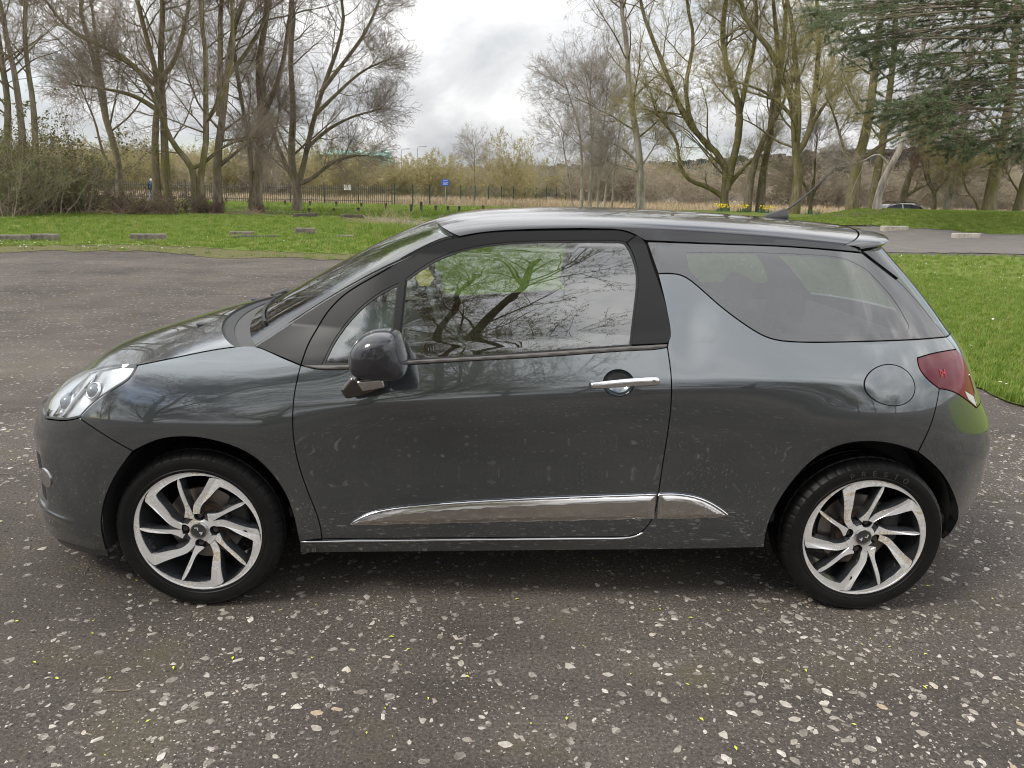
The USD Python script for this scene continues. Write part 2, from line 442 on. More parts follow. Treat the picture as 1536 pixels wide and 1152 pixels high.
def both(name, m, material, parent=CAR, label=None):
    a = obj(name, m, material, parent)
    if label:
        tag(a, label)
    b = obj(name, mirrored(m), material, parent)
    return a, b


# ------------------------------------------------------------------ outlines measured on the photograph
hood_seam = [(206, 548), (260, 537), (320, 525), (364, 519)]
cowl_low = [(364, 519), (384, 520), (418, 534), (451, 548)]
door_front = [(451, 548), (441.7, 591), (439, 635), (444, 680), (461, 735.5), (478, 780), (483, 808)]
arch_f1 = [(449, 814), (439, 769), (425, 735.5), (400, 702), (367, 677), (322, 661), (278, 655), (233, 661), (200, 677)]
arch_f2 = [(200, 677), (178, 706), (158, 747), (152, 791), (160, 826)]
bump_f = [(200, 677), (161, 655), (119, 627)]
lamp_side = [(119, 627), (139, 606), (172, 583), (195, 567), (206, 549)]
door_low = [(483, 808), (700, 806.5), (935, 805)]
door_rear = [(935, 805), (960, 799), (973.5, 785.5), (982, 769), (990, 724), (998.5, 669), (1006, 613), (1007, 569), (1004, 540), (1001, 521)]
waist = [(1001, 521), (983, 524), (944, 526), (819, 535), (709, 541), (608, 547.5), (526, 553.5), (481, 554), (463, 551), (451, 548)]
fin = [(1001, 521), (1004, 500), (1001, 470), (994, 438), (987, 410.5)]
qg_low = [(987, 410.5), (1018, 412), (1040, 424), (1079, 458), (1123.5, 491), (1151, 506), (1179, 512), (1240, 513.5), (1323.5, 511.5), (1379, 509), (1419, 505.5)]
hatch_seam = [(1419, 505.5), (1434, 524)]
lamp_r1 = [(1434, 524), (1400, 530), (1376, 537)]
lamp_r2 = [(1376, 537), (1379, 552), (1392, 569.5), (1409, 583)]
lamp_r3 = [(1409, 583), (1425, 586), (1442, 594.5), (1464, 612)]
bump_r = [(1409, 583), (1404, 610), (1395, 640), (1377, 678)]
arch_r1 = [(1377, 678), (1340, 666), (1301, 662), (1268, 666), (1229, 683), (1196, 713), (1168, 752), (1151, 791), (1146, 821)]
arch_r2 = [(1377, 678), (1412.5, 710.5), (1434, 752), (1436, 780), (1418, 808)]
R_ = lambda s: s[::-1]

fender_pg = poly(hood_seam, cowl_low, door_front, [(483, 808), (449, 812)], arch_f1, bump_f, lamp_side)
door_pg = poly(door_front, door_low, door_rear, waist)
quarter_pg = poly(fin, qg_low, hatch_seam, lamp_r1, lamp_r2, bump_r, arch_r1, [(1146, 821), (1000, 824)], [(1000, 824), (450, 829)], [(450, 829), (450, 812)], [(450, 812), (483, 810)], door_low, door_rear)

c = curve(bump_f)[::-1]                       # lamp corner -> arch
nose_low = curve([(160, 826), (139, 824)], [(139, 824), (106, 815), (84, 808)])
lampb = curve([(67, 628), (96, 631), (119, 627)])
bumper_pg = valid(Polygon(np.vstack([[[S0 - 0.008, 0.70], [S0 + 0.12, 0.70], [lampb[0, 0] - 0.02, lampb[0, 1] + 0.012]], lampb, c, curve(arch_f2), nose_low, [[S0 + 0.15, nose_low[-1, 1]], [S0 - 0.008, nose_low[-1, 1]]]])))
lip_pg = valid(Polygon(np.vstack([nose_low, [[S0 + 0.15, nose_low[-1, 1]], [S0 - 0.008, nose_low[-1, 1]], [S0 - 0.008, 0.13], [S0 + 0.2, 0.128], [-1.80, 0.125], [-1.66, 0.135], [-1.555, 0.140]]])))
lamp_pg = valid(Polygon(np.vstack([lampb, curve(lamp_side), curve([(206, 549), (204, 546), (185, 544), (162, 546)], [(162, 546), (136, 552.5), (112.5, 562.5), (89.5, 579), (73, 595.5), (66, 612), (67, 628)])])))
cr_ = curve(bump_r)[::-1]
l3 = curve(lamp_r3)
tail = curve(R_(arch_r2))
rbumper_pg = valid(Polygon(np.vstack([cr_, l3, [[S1 - 0.3, l3[-1, 1] + .0], [S1 + 0.008, l3[-1, 1]], [S1 + 0.008, 0.25], [S1 - 0.25, 0.25]], tail])))
tl_rear = np.array([l3[-1] + [0.03, 0.0], l3[-1] + [0.06, 0.05], l3[-1] + [0.05, 0.12], l3[-1] + [0.015, 0.20]])
l1 = curve(R_(lamp_r1)); l2 = curve(R_(lamp_r2))
tail_pg = valid(Polygon(np.vstack([l2, l1, tl_rear[::-1], l3[::-1]])))
hs = curve(hatch_seam)
gate_pg = valid(Polygon(np.vstack([hs, tl_rear[::-1], [[S1 + 0.008, l3[-1, 1]], [S1 + 0.008, hs[0, 1]]]])))
fuel_c = on_side([(1339, 578)])[0]
fuel_pg = Point(fuel_c).buffer(0.0685, 24)
quarter_pg = valid(quarter_pg.difference(fuel_pg))
hb = on_side([(928, 575)])[0]
bowl_pg = shapely.affinity.scale(Point(hb).buffer(1.0, 24), 0.054, 0.045)
door_pg = valid(door_pg.difference(bowl_pg))

both('front_wing', panel(fender_pg), M_PAINT)
both('door', panel(door_pg), M_PAINT)
both('rear_quarter_panel', panel(quarter_pg), M_PAINT)
both('fuel_flap', panel(fuel_pg, gap=0.0010), M_PAINT)


def bumper_form(s, z):
    fold = smoothstep(-1.80, -1.86, s) * smoothstep(0.30, 0.36, z) * (1 - smoothstep(0.50, 0.60, z))
    ridge = np.exp(-((z - 0.315) / 0.014) ** 2) * smoothstep(-1.60, -1.72, s)
    return -0.014 * fold + 0.009 * ridge


both('front_bumper', panel(bumper_pg, off=bumper_form), M_PAINT)
both('front_grille', panel(sbox(S0 - 0.006, 0.37, -2.05, 0.50), off=lambda s, z: bumper_form(s, z) + 0.003, gap=0, edge=0.004), M_PLAST)
for zg in (0.39, 0.42, 0.45, 0.48):
    both('grille_slat', panel(sbox(S0 - 0.006, zg - 0.004, -2.06, zg + 0.004), off=lambda s, z: bumper_form(s, z) + 0.010, gap=0, edge=0.008), M_PLAST)
both('bumper_lip', panel(lip_pg, off=-0.008), M_PLAST)
both('rear_bumper', panel(rbumper_pg, edge=0.035), M_PAINT)
both('tailgate', panel(gate_pg), M_PAINT)
tails = both('tail_lamp', panel(tail_pg, off=0.001), M_RED, label='dark red tail lamp with a small bright red emblem')
# headlamp: clear lens over a bright reflector bowl
lcb = lamp_pg.bounds
lc1 = (lcb[0] + 0.36 * (lcb[2] - lcb[0]), lcb[1] + 0.36 * (lcb[3] - lcb[1])); lc2 = (lcb[0] + 0.62 * (lcb[2] - lcb[0]), lcb[1] + 0.60 * (lcb[3] - lcb[1]))


def lamp_bowl(s, z):
    r1 = np.hypot(s - lc1[0], (z - lc1[1]) * 1.1); r2 = np.hypot(s - lc2[0], (z - lc2[1]) * 1.1)
    return -0.012 - 0.030 * np.exp(-(r1 / 0.060) ** 2) - 0.026 * np.exp(-(r2 / 0.055) ** 2)


lamps = both('headlamp', panel(lamp_pg, gap=0.004, edge=0.008), M_LENS, label='clear headlamp with silver reflector')
for side_i, L in enumerate(lamps):
    f_ = (lambda m: m) if side_i == 0 else mirrored
    obj('reflector', f_(panel(lamp_pg, off=lamp_bowl, gap=0.008, edge=0.0, cell=0.006)), M_REFL, L)
    lb = lamp_pg.bounds
    for k, (fx, w) in enumerate(((0.34, 0.004), (0.47, 0.005))):
        ln = LineString([(lb[0] + (lb[2] - lb[0]) * (fx - 0.05), lb[1]), (lb[0] + (lb[2] - lb[0]) * (fx + 0.10), lb[3])]).buffer(w).intersection(lamp_pg.buffer(-0.012))
        if not ln.is_empty:
            obj('lamp_divider', f_(panel(valid(ln), off=-0.008, gap=0, edge=0.012)), M_CHROME if k else M_CHROME_D, L)
    for cx_, r_l in ((lc1, 0.030), (lc2, 0.026)):
        pc, pn = side([cx_], -0.026); pc, pn = pc[0], pn[0]
        sp = mf.Manifold.sphere(r_l, 28).translate(tuple(pc)); pm_ = meshkit.arrays(sp, True)
        obj('projector_lens', f_(pm_), M_PROJ, L)
        rg_ = trimesh.creation.torus(r_l * 1.12, 0.005, major_sections=32, minor_sections=8); rg_.apply_transform(trimesh.geometry.align_vectors([0, 0, 1], pn)); rg_.apply_translation(pc + pn * 0.006)
        obj('projector_ring', f_(meshkit.arrays(rg_, True)), M_CHROME, L)
    rim = lamp_pg.buffer(-0.003).difference(lamp_pg.buffer(-0.011))
    obj('lamp_surround', f_(panel(valid(rim), off=-0.004, gap=0, cell=0.02, edge=0.0)), M_PLAST, L)
fog = shapely.affinity.scale(Point(on_side([(68, 716)])[0]).buffer(1, 16), 0.05, 0.036)
both('fog_lamp', panel(valid(fog), off=0.004, gap=0, edge=0.01), M_CHROME)
# bright mark on the tail lamp
tm = on_side([(1414, 561)])[0]
for k, pts in enumerate((((-1.0, 1.0), (0.0, 0.25), (-1.0, -0.55), (-1.0, 1.0)), ((0.1, 0.2), (1.0, 0.35)), ((1.0, 0.9), (0.25, 0.1), (1.0, -0.1), (0.65, -0.9)))):
    for side_i, L in enumerate(tails):
        ln = LineString([(tm[0] + a * 0.013, tm[1] + b * 0.016) for a, b in pts]).buffer(0.0016)
        m = panel(valid(ln), off=0.003, gap=0, edge=0.0, cell=0.01)
        obj('emblem', m if side_i == 0 else mirrored(m), M_REDB, L)
ts = valid(LineString(np.vstack([l3[-1] + [0.012, 0.015], l3[-1] + [0.035, 0.06], l3[-1] + [0.025, 0.12]])).buffer(0.006))
for side_i, L in enumerate(tails):
    m = panel(ts, off=0.004, gap=0, edge=0.003)
    obj('light_strip', m if side_i == 0 else mirrored(m), M_CHROME, L)
    cl_ = valid(Polygon([l3[-6] + [0.004, 0.006], l3[-1] + [0.002, 0.004], l3[-1] + [0.0, 0.045], l3[-9] + [0.02, 0.02]]))
    m = panel(cl_, off=0.003, gap=0, edge=0.002)
    obj('reversing_light', m if side_i == 0 else mirrored(m), M_REFL, L)

# bead along the door bottom, chrome rubbing strips, door handle
bead = spline(side(curve([(451, 812.5), (700, 809.5), (936, 807.5)], [(936, 807.5), (956, 803), (966, 797)]), 0.001)[0][::4], 60)
t_ = tube(bead, 0.0036, 8); vn = np.array(t_.vertex_normals)
both('sill_bead', (np.array(t_.vertices), np.array(t_.faces), vn), M_CHROME)
strip1 = poly([(525, 786), (535, 779), (555, 771), (611, 760.5), (768, 749.5), (984, 741.5)], [(984, 741.5), (981, 778)], [(981, 778), (768, 783), (528, 788)])
strip2 = poly([(988.5, 741.5), (1010, 741), (1035, 744), (1060, 752), (1080, 764), (1093, 773)], [(1093, 773), (1075, 776.5), (986, 778)])


def raised(h, pg, w):
    """Outward offset that swells from the edge of pg to h."""
    b = pg.boundary
    def f(s, z):
        return h * np.clip(shapely.distance(b, shapely.points(s, z)) / w, 0, 1) ** 0.6
    return f


both('rubbing_strip', panel(strip1, off=raised(0.012, strip1, 0.022), gap=0.0, cell=0.006, edge=0.004), M_CHROME_D)
both('rubbing_strip', panel(strip2, off=raised(0.012, strip2, 0.022), gap=0.0, cell=0.006, edge=0.004), M_CHROME_D)
for st_ in (curve([(527, 784), (555, 770.5), (611, 760), (768, 749), (984, 741)]), curve([(988, 741), (1010, 740.5), (1035, 743.5), (1060, 751.5), (1080, 763), (1092, 772)])):
    t_ = tube(side(st_, 0.006)[0], 0.0035, 6)
    both('bright_edge', (np.array(t_.vertices), np.array(t_.faces), np.array(t_.vertex_normals)), M_CHROME)
bowl = panel(bowl_pg, off=lambda s, z: -0.036 * np.sqrt(np.clip(1 - ((s - hb[0]) / 0.054) ** 2 - ((z - hb[1]) / 0.045) ** 2, 0, 1)), gap=0, cell=0.006, edge=0)
both('handle_recess', bowl, M_PAINT)
hp = side(on_side([(889, 578.5), (905, 577.5), (935, 575), (965, 573), (981, 572.5)]), 0.030)[0]
sects = []
hh = mf.Manifold()
for i in range(len(hp) - 1):
    rr = [0.0105, 0.0135, 0.0145, 0.0150, 0.0150]
    hh = hh + mf.Manifold.batch_hull([mf.Manifold.sphere(rr[i], 20).scale((1, .75, 1)).translate(tuple(hp[i])), mf.Manifold.sphere(rr[i + 1], 20).scale((1, .75, 1)).translate(tuple(hp[i + 1]))])
for q in (hp[0], hp[4]):
    hh = hh + mf.Manifold.cylinder(0.045, 0.010, 0.012, 16).rotate((-90, 0, 0)).translate(tuple(q))
hv, hf, hn = meshkit.arrays(hh, 40)
hands = both('door_handle', (hv, hf, hn), M_CHROME)
lk = mf.Manifold.cylinder(0.003, 0.0075, 0.0075, 24).rotate((90, 0, 0)).translate(tuple(hp[4] + [-0.008, -0.0105, 0]))
obj('lock', meshkit.arrays(lk, 40), M_CHROME_D, hands[0])

# under-sheet that closes the shut lines
under = valid(unary_union([g.buffer(0.006) for g in (fender_pg, door_pg, quarter_pg, fuel_pg, bumper_pg, rbumper_pg, tail_pg, gate_pg, bowl_pg, lip_pg)]).buffer(0.004).buffer(-0.016))
under = valid(under.difference(bowl_pg.buffer(0.01)).difference(lamp_pg.buffer(0.01)))
both('inner_shell', panel(under, off=-0.011, gap=0, cell=0.03, edge=0.0), M_DARK)

# ------------------------------------------------------------------ glasshouse
door_top = [(451, 548), (463, 515), (476, 492), (489, 471), (507.5, 450), (528, 434), (580, 404), (658.5, 363), (690, 355.5), (723, 349.5), (791, 345.5), (873, 344.5), (928, 345), (944.5, 349), (958, 355.5), (966, 361)]
ws_edge = [(384, 519), (424, 493), (476, 459), (528, 428), (580, 401), (620, 382), (658, 361), (689, 354)]
roof_k = [(689, 354), (723, 348), (791, 343.5), (873, 342), (935, 342.5), (1000, 345), (1100, 352), (1200, 361), (1288, 371)]
tri_glass = poly([(484, 546), (500, 513), (518, 487), (541, 462), (570, 440), (597, 426)], [(597, 426), (584, 545)], [(584, 545), (484, 546)])
main_glass = poly([(596, 544), (609, 419)], [(609, 419), (654.7, 389), (695.7, 374.7), (736.7, 367), (791, 363), (873, 361.6), (922, 361.6)], [(922, 361.6), (936, 364), (945, 374)], [(945, 374), (955.5, 407.5), (953, 457), (946, 518)], [(946, 518), (819, 527), (709, 534), (596, 541)])
frame_pg = poly(door_top, [(966, 361), (975, 385), (985.6, 415.7), (999, 457), (1006, 489.5), (1006, 508), (1001, 516)], [(1001, 516), (946, 519)], [(946, 519), (819, 528), (709, 535), (608, 541), (526, 547), (470, 549)], [(470, 549), (451, 548)])
bp = poly([(955.5, 352), (966, 361), (975, 385), (985.6, 415.7), (999, 457), (1006, 489.5), (1006, 508), (1001, 515)], [(1001, 515), (947, 517.5)], [(947, 517.5), (954, 457), (956.5, 407.5), (945.5, 372), (940, 364)])
frame_pg = valid(frame_pg.difference(main_glass.buffer(0.002)).difference(tri_glass.buffer(0.002)).difference(bp))
div_pg = poly([(598, 424), (585.5, 545)], [(585.5, 545), (595, 545)], [(595, 545), (608, 419)])
waist_pg = poly(waist, [(451, 548), (484, 547.5)], [(484, 547.5), (526, 547), (608, 541), (709, 535), (819, 528), (946, 519)], [(946, 519), (1001, 516)])
apillar_pg = poly(ws_edge, R_([p for p in door_top if p[0] <= 690]), R_(cowl_low)[:-1])
qglass_pg = poly(qg_low, [(1419, 505.5), (1383, 460), (1338, 413), (1292, 379)], [(1292, 379), (1188, 370), (1090, 366), (970, 362)], [(970, 362), (987, 410.5)])
qclear = poly([(1030, 379), (1090, 378), (1220, 382), (1270, 389), (1300, 404)], [(1300, 404), (1340, 448), (1363, 487)], [(1363, 487), (1362, 496), (1350, 499), (1204, 500.5), (1170, 495), (1140, 482), (1100, 458), (1048, 420), (1033, 400), (1030, 379)])
roof_side_pg = poly(roof_k[3:], [(1288, 371), (1292, 377.5)], [(1292, 377.5), (1188, 369), (1090, 365), (968, 360)], [(968, 360), (958, 354), (944.5, 347.5), (928, 344), (873, 342)])
rw = curve([(1292, 379), (1338, 413), (1383, 460), (1419, 505.5)])
rwin_pg = valid(Polygon(np.vstack([rw, [[S1 + 0.008, rw[-1, 1]], [S1 + 0.008, rw[0, 1] + 0.02], [rw[0, 0] + 0.25, rw[0, 1] + 0.01]]])))
gaps = valid(Polygon([rw[0] + [0.004, 0.004], rw[0] + [0.17, 0.0], rw[len(rw) * 2 // 5] + [0.004, 0.004]]))

both('a_pillar_cover', panel(apillar_pg, gap=0.0025, edge=0.012), M_SATIN)
both('window_frame', panel(frame_pg, off=-0.002, gap=0.002, edge=0.010), M_SATIN)
both('b_pillar_cover', panel(bp, off=0.001, gap=0.0015, edge=0.008), M_SATIN)
both('window_divider', panel(div_pg, off=0.002, gap=0.0, edge=0.010), M_SATIN)
both('waist_trim', panel(waist_pg, off=raised(0.007, waist_pg, 0.010), gap=0.0012, cell=0.006, edge=0.010), M_TRIM)
for gname, gp in (('quarterlight', tri_glass), ('door_glass', main_glass)):
    both(gname, panel(gp.buffer(0.004), off=-0.008, gap=0, cell=0.02, edge=0.0), M_GLASS)
for sp_ in (tri_glass, main_glass):
    ring = valid(sp_.buffer(0.0035).difference(sp_.buffer(-0.004)))
    both('window_seal', panel(ring, off=-0.004, gap=0, cell=0.03, edge=0.006), M_RUB)
both('rear_side_window_border', panel(valid(qglass_pg.buffer(-0.003).difference(qclear)), off=-0.001, gap=0, edge=0), M_FRIT)
both('rear_side_window', panel(qclear.buffer(0.001), off=-0.002, gap=0, cell=0.02, edge=0), M_GLASS2)
both('roof_side', panel(roof_side_pg, gap=0.0, edge=0.008), M_BLACK)
both('rear_window', panel(rwin_pg, off=-0.001, gap=0.002, edge=0.01), M_GLASS2)
both('spoiler_end', panel(gaps, off=0.006, gap=0.001, edge=0.012), M_BLACK)
gu = valid(unary_union([frame_pg, bp, div_pg, waist_pg, apillar_pg, roof_side_pg, qglass_pg.difference(qclear)]).buffer(0.013).difference(qclear.buffer(-0.002)))
gu = valid(gu.difference(main_glass.buffer(-0.001)).difference(tri_glass.buffer(-0.001)))
both('inner_frame', panel(gu, off=-0.014, gap=0, cell=0.03, edge=0.0), M_DARK)


def sheet(P, flip=False):
    """Grid of points (n, m, 3) -> (v, f, n) with smooth normals."""
    n, m, _ = P.shape
    du = np.gradient(P, axis=0); dv = np.gradient(P, axis=1)
    N = np.cross(du, dv); N /= np.linalg.norm(N, axis=2, keepdims=True) + 1e-15
    i, j = np.meshgrid(np.arange(n - 1), np.arange(m - 1), indexing='ij'); a = (i * m + j).ravel()
    f = np.vstack([np.c_[a, a + m, a + m + 1], np.c_[a, a + m + 1, a + 1]])
    if N.reshape(-1, 3)[:, 2].mean() * (-1 if flip else 1) < 0:
        N = -N
    v = P.reshape(-1, 3); nn = N.reshape(-1, 3)
    return v, orient(v, f, nn), nn


def resample(P, n):
    P = np.asarray(P, float)
    return spline(P, n)


def crown(K, C, shape, n=50, m=61, ease=True, off=0.0, vmax=1.0):
    """Top sheet between the near edge K and its mirror image through the centreline C."""
    K, C = resample(K, n), resample(C, n)
    v = np.sin(np.linspace(-np.pi / 2, np.pi / 2, m)) if ease else np.linspace(-1, 1, m)
    v = v * vmax
    f = shape(np.abs(v))[None, :]
    P = np.empty((n, m, 3))
    P[:, :, 0] = C[:, :1] + (K[:, :1] - C[:, :1]) * f
    P[:, :, 2] = C[:, 2:] + (K[:, 2:] - C[:, 2:]) * f + off
    P[:, :, 1] = K[:, 1:2] * -v[None, :]
    return P


def k_of(px, off=0.0):
    return side(curve(px), off)[0][::3]


ROLL = lambda v: (1 - np.sqrt(np.clip(1 - (0.995 * v) ** 2.7, 0, 1))) / (1 - math.sqrt(1 - 0.995 ** 2.7))
POW = lambda p: (lambda v: v ** p)
# bonnet
Kh = k_of(hood_seam, -0.001) + [0, 0.004, 0.002]
Ch = np.array([(-1.865, 0, 0.800), (-1.80, 0, 0.848), (-1.68, 0, 0.898), (-1.52, 0, 0.947), (-1.38, 0, 0.985), (-1.285, 0, 1.006)])
HP = crown(Kh, Ch, lambda v: 0.72 * v ** 2.2 + 0.28 * ROLL(v), 60, 61)
obj('bonnet', join([sheet(HP)]), M_PAINT, CAR)
# front edge of the bonnet turns down to the bumper between the lamps
F0 = HP[0]
_eb = side(np.c_[np.linspace(S0 + 0.004, lampb[0, 0] - 0.02, 60), np.linspace(0.70, lampb[0, 1] + 0.012, 60)], -0.004)[0]
_w = np.linspace(-1, 1, len(F0)); _k = np.abs(F0[:, 1]) / np.abs(F0[:, 1]).max() * np.abs(_eb[:, 1]).max()
E0 = np.c_[np.interp(_k, -_eb[:, 1], _eb[:, 0]), np.sign(F0[:, 1]) * _k, np.interp(_k, -_eb[:, 1], _eb[:, 2])]
dn = np.stack([F0, F0 * 0.55 + E0 * 0.45 + [0, 0, 0.012], E0, E0 + [0.02, 0, -0.03]], 0)
obj('bonnet_lip', sheet(dn), M_PAINT, CAR)
Rr = HP[-1]
obj('bonnet_edge', sheet(np.stack([Rr, Rr + [0.004, 0, -0.02]], 0)), M_RUB, CAR)
# windscreen
Kw = k_of(ws_edge, -0.004) + [0, 0.006, 0.0]
Cw = np.array([(-1.165, 0, 1.020), (-1.00, 0, 1.118), (-0.83, 0, 1.216), (-0.66, 0, 1.306), (-0.50, 0, 1.378), (-0.405, 0, 1.411)])
WP = crown(Kw, Cw, lambda v: 0.8 * v ** 2.1 + 0.2 * ROLL(v), 50, 61)
obj('windscreen', sheet(WP), M_WSCREEN, CAR)
# scuttle between bonnet and windscreen
cow = np.stack([Rr + [0.006, 0, -0.012], Rr * 0.72 + WP[0] * 0.28 + [0, 0, -0.018], Rr * 0.35 + WP[0] * 0.65 + [0, 0, -0.014], WP[0] + [0, 0, 0.0]], 0)
obj('scuttle_panel', sheet(cow), M_PLAST, CAR)
for k in range(30):                                             # slats of the scuttle grille
    t = 0.03 + 0.40 * k / 29
    L = (Rr * (1 - t) + WP[0] * t)[3:-3] + [0, 0, -0.013 + 0.002 * (k % 2)]
    if k % 2 == 0:
        t_ = tube(L[::2], 0.0022, 4); obj('scuttle_slat', t_, M_PLAST, CAR)
# roof
Kr = k_of(roof_k) + [0, 0, 0]
Cr = np.array([(-0.405, 0, 1.413), (-0.28, 0, 1.440), (-0.05, 0, 1.460), (0.25, 0, 1.466), (0.60, 0, 1.461), (0.95, 0, 1.446), (1.27, 0, 1.422)])
RP = crown(Kr, Cr, ROLL, 70, 91)
obj('roof', sheet(RP), M_BLACK, CAR)
HL = crown(Kr + [0, 0.05, -0.02], Cr - [0, 0, 0.045], POW(3.0), 40, 31)
obj('headlining', sheet(HL, flip=True), M_LINER, CAR)
obj('roof_front_seal', tube(WP[-1][2:-2] + [0.004, 0, 0.002], 0.005, 6), M_RUB, CAR)
# roof spoiler: a lofted wing section
w_ = np.linspace(-1, 1, 61); ew = np.abs(w_) ** 3.0
sec_c = np.array([(1.272, 1.4225), (1.34, 1.414), (1.405, 1.401), (1.422, 1.392), (1.418, 1.380), (1.38, 1.370), (1.28, 1.375)])
e0 = RP[-1]
SPW = np.empty((7, 61, 3)); kend = Kr[-1]
sec_e = np.array([(kend[0], kend[2]), (kend[0] + .035, kend[2] + 0.001), (kend[0] + .062, kend[2] - 0.004), (kend[0] + .068, kend[2] - 0.012), (kend[0] + .060, kend[2] - 0.026), (kend[0] + .04, kend[2] - 0.030), (kend[0], kend[2] - 0.030)])
for k in range(7):
    SPW[k, :, 0] = sec_c[k, 0] + (sec_e[k, 0] - sec_c[k, 0]) * ROLL(np.abs(w_))
    SPW[k, :, 2] = sec_c[k, 1] + (sec_e[k, 1] - sec_c[k, 1]) * ROLL(np.abs(w_))
    SPW[k, :, 1] = kend[1] * -w_ * (1.0 if k < 4 else 0.985)
SPW[0, :, 0] += 0.006
v_, f_, n_ = sheet(SPW)
obj('roof_spoiler', meshkit.arrays(trimesh.Trimesh(v_, f_, process=False), 50), M_BLACK, CAR)

# aerial
ab = np.array([at_y(1165, 324, 0.0)[0] if False else 1.085, 0.0, 1.440])
tip = at_y(1254, 250, 0.0)
foot = mf.Manifold.batch_hull([mf.Manifold.sphere(0.012, 16).translate((ab[0] - 0.055, 0, ab[2] + 0.0)), mf.Manifold.sphere(0.019, 16).translate((ab[0] + 0.03, 0, ab[2] + 0.004)), mf.Manifold.sphere(0.010, 16).translate((ab[0] + 0.028, 0, ab[2] + 0.030))])
ant = obj('aerial', meshkit.arrays(foot, 40), M_PLAST, CAR)
b0 = np.array([ab[0] + 0.026, 0, ab[2] + 0.026]); dirn = np.array([tip[0], 0, tip[2]]) - b0
tt = np.linspace(0, 1, 9)[:, None]
obj('aerial_rod', tube(b0 + dirn * tt + np.array([0, 0, -0.012]) * (tt * (1 - tt)) * 4, np.linspace(0.0050, 0.0022, 9), 8), M_PLAST, ant)

# wipers lying at the foot of the windscreen
def on_ws(u, v, h=0.012):
    i = u * (WP.shape[0] - 1); i0 = int(min(i, WP.shape[0] - 2)); t = i - i0
    row = WP[i0] * (1 - t) + WP[i0 + 1] * t
    j = (v + 1) / 2 * (row.shape[0] - 1); j0 = int(min(j, row.shape[0] - 2)); q = j - j0
    return row[j0] * (1 - q) + row[j0 + 1] * q + [-0.3 * h, 0, 0.9 * h]


# v runs from -1 (far side) to 1 (near side) with eased steps
for lo, hi, base in ((0.74, 0.05, 0.80), (0.16, -0.60, 0.2)):
    w = obj('wiper', tube([on_ws(0.0, base + .04, 0.0) + [-0.045, 0, -0.012], on_ws(0.02, base, 0.03), on_ws(0.07, (lo + hi) / 2 + 0.1, 0.028)], [0.011, 0.009, 0.006], 8), M_PLAST, CAR)
    obj('wiper_blade', tube([on_ws(0.03 + 0.05 * t, lo + (hi - lo) * t, 0.008) for t in np.linspace(0, 1, 9)], 0.006, 6), M_RUB, w)

# washer jet on the bonnet
for yy in (-0.36, 0.36):
    obj('washer_jet', trimesh.Trimesh(*[np.array(a) for a in (rbox(0.045, 0.03, 0.014, 0.006).vertices + [-1.335, yy, 0.985], rbox(0.045, 0.03, 0.014, 0.006).faces)], process=False), M_PLAST, CAR, smooth=40)

# ------------------------------------------------------------------ door mirrors
def mirror():
    out = np.array([(524, 546), (525, 530), (533, 514), (547, 502), (562, 497), (585, 496), (598, 503), (604, 520), (609, 541), (608, 560), (598, 567), (578, 568.5), (556, 567), (536, 563), (527, 556)], float)
    p3 = np.array([at_y(a, b, -0.985) for a, b in out])[:, [0, 2]]
    p3 = spline(p3, 56, closed=True)
    c0 = p3.mean(0)
    rows = []
    for yy, sc in ((-0.860, 0.72), (-0.875, 0.86), (-0.91, 0.96), (-0.95, 1.0), (-0.99, 1.0), (-1.02, 0.965), (-1.042, 0.90), (-1.058, 0.80), (-1.070, 0.64), (-1.078, 0.42), (-1.081, 0.15)):
        q = c0 + (p3 - c0) * sc + [0.010 * (1 - sc), 0]
        rows.append(np.c_[q[:, 0], np.full(len(q), yy), q[:, 1]])
    G = np.array(rows); G = np.concatenate([G, G[:, :1]], 1)
    n, m, _ = G.shape
    i, j = np.meshgrid(np.arange(n - 1), np.arange(m - 1), indexing='ij'); a = (i * m + j).ravel()
    f = np.vstack([np.c_[a, a + m, a + m + 1], np.c_[a, a + m + 1, a + 1]])
    v = G.reshape(-1, 3)
    v = np.vstack([v, [[c0[0], -1.0815, c0[1]], [c0[0], -0.86, c0[1]]]])
    e = (n - 1) * m; k = np.arange(m - 1)
    f = np.vstack([f, np.c_[e + k, e + k + 1, np.full(m - 1, len(v) - 2)], np.c_[k + 1, k, np.full(m - 1, len(v) - 1)]])
    t = trimesh.Trimesh(v, f, process=True); t.merge_vertices(); t.fix_normals()
    return meshkit.arrays(t, 55), c0


mir, mc = mirror()
mirs = both('door_mirror', mir, M_BLACK)
foot_pts = [at_y(a, b, -0.90) for a, b in ((530, 566), (560, 569), (572, 575), (548, 584), (522, 590), (517, 582))]
fh = mf.Manifold.batch_hull([mf.Manifold.sphere(0.014, 18).translate(tuple(q * 0.86 + np.mean(foot_pts, 0) * 0.14 + [0, dy, 0])) for q in foot_pts for dy in (-0.03, 0.07)])
hous = meshkit.arrays(fh, 40)
ind_pts = [at_y(a, b, -0.945) for a, b in ((538, 574), (572, 571), (574, 579), (545, 584))]
ih = meshkit.arrays(mf.Manifold.batch_hull([mf.Manifold.sphere(0.006, 14).translate(tuple(q)) for q in ind_pts]), 40)
for k, mm in enumerate(mirs):
    g = (lambda a: a) if k == 0 else mirrored
    obj('mirror_foot', g(hous), M_FOOT, mm)
    obj('mirror_foot_cover', g(ih), M_CHROME_D, mm)

# ------------------------------------------------------------------ wheels
RW, ZW = 0.306, 0.300
RIM = 0.2335


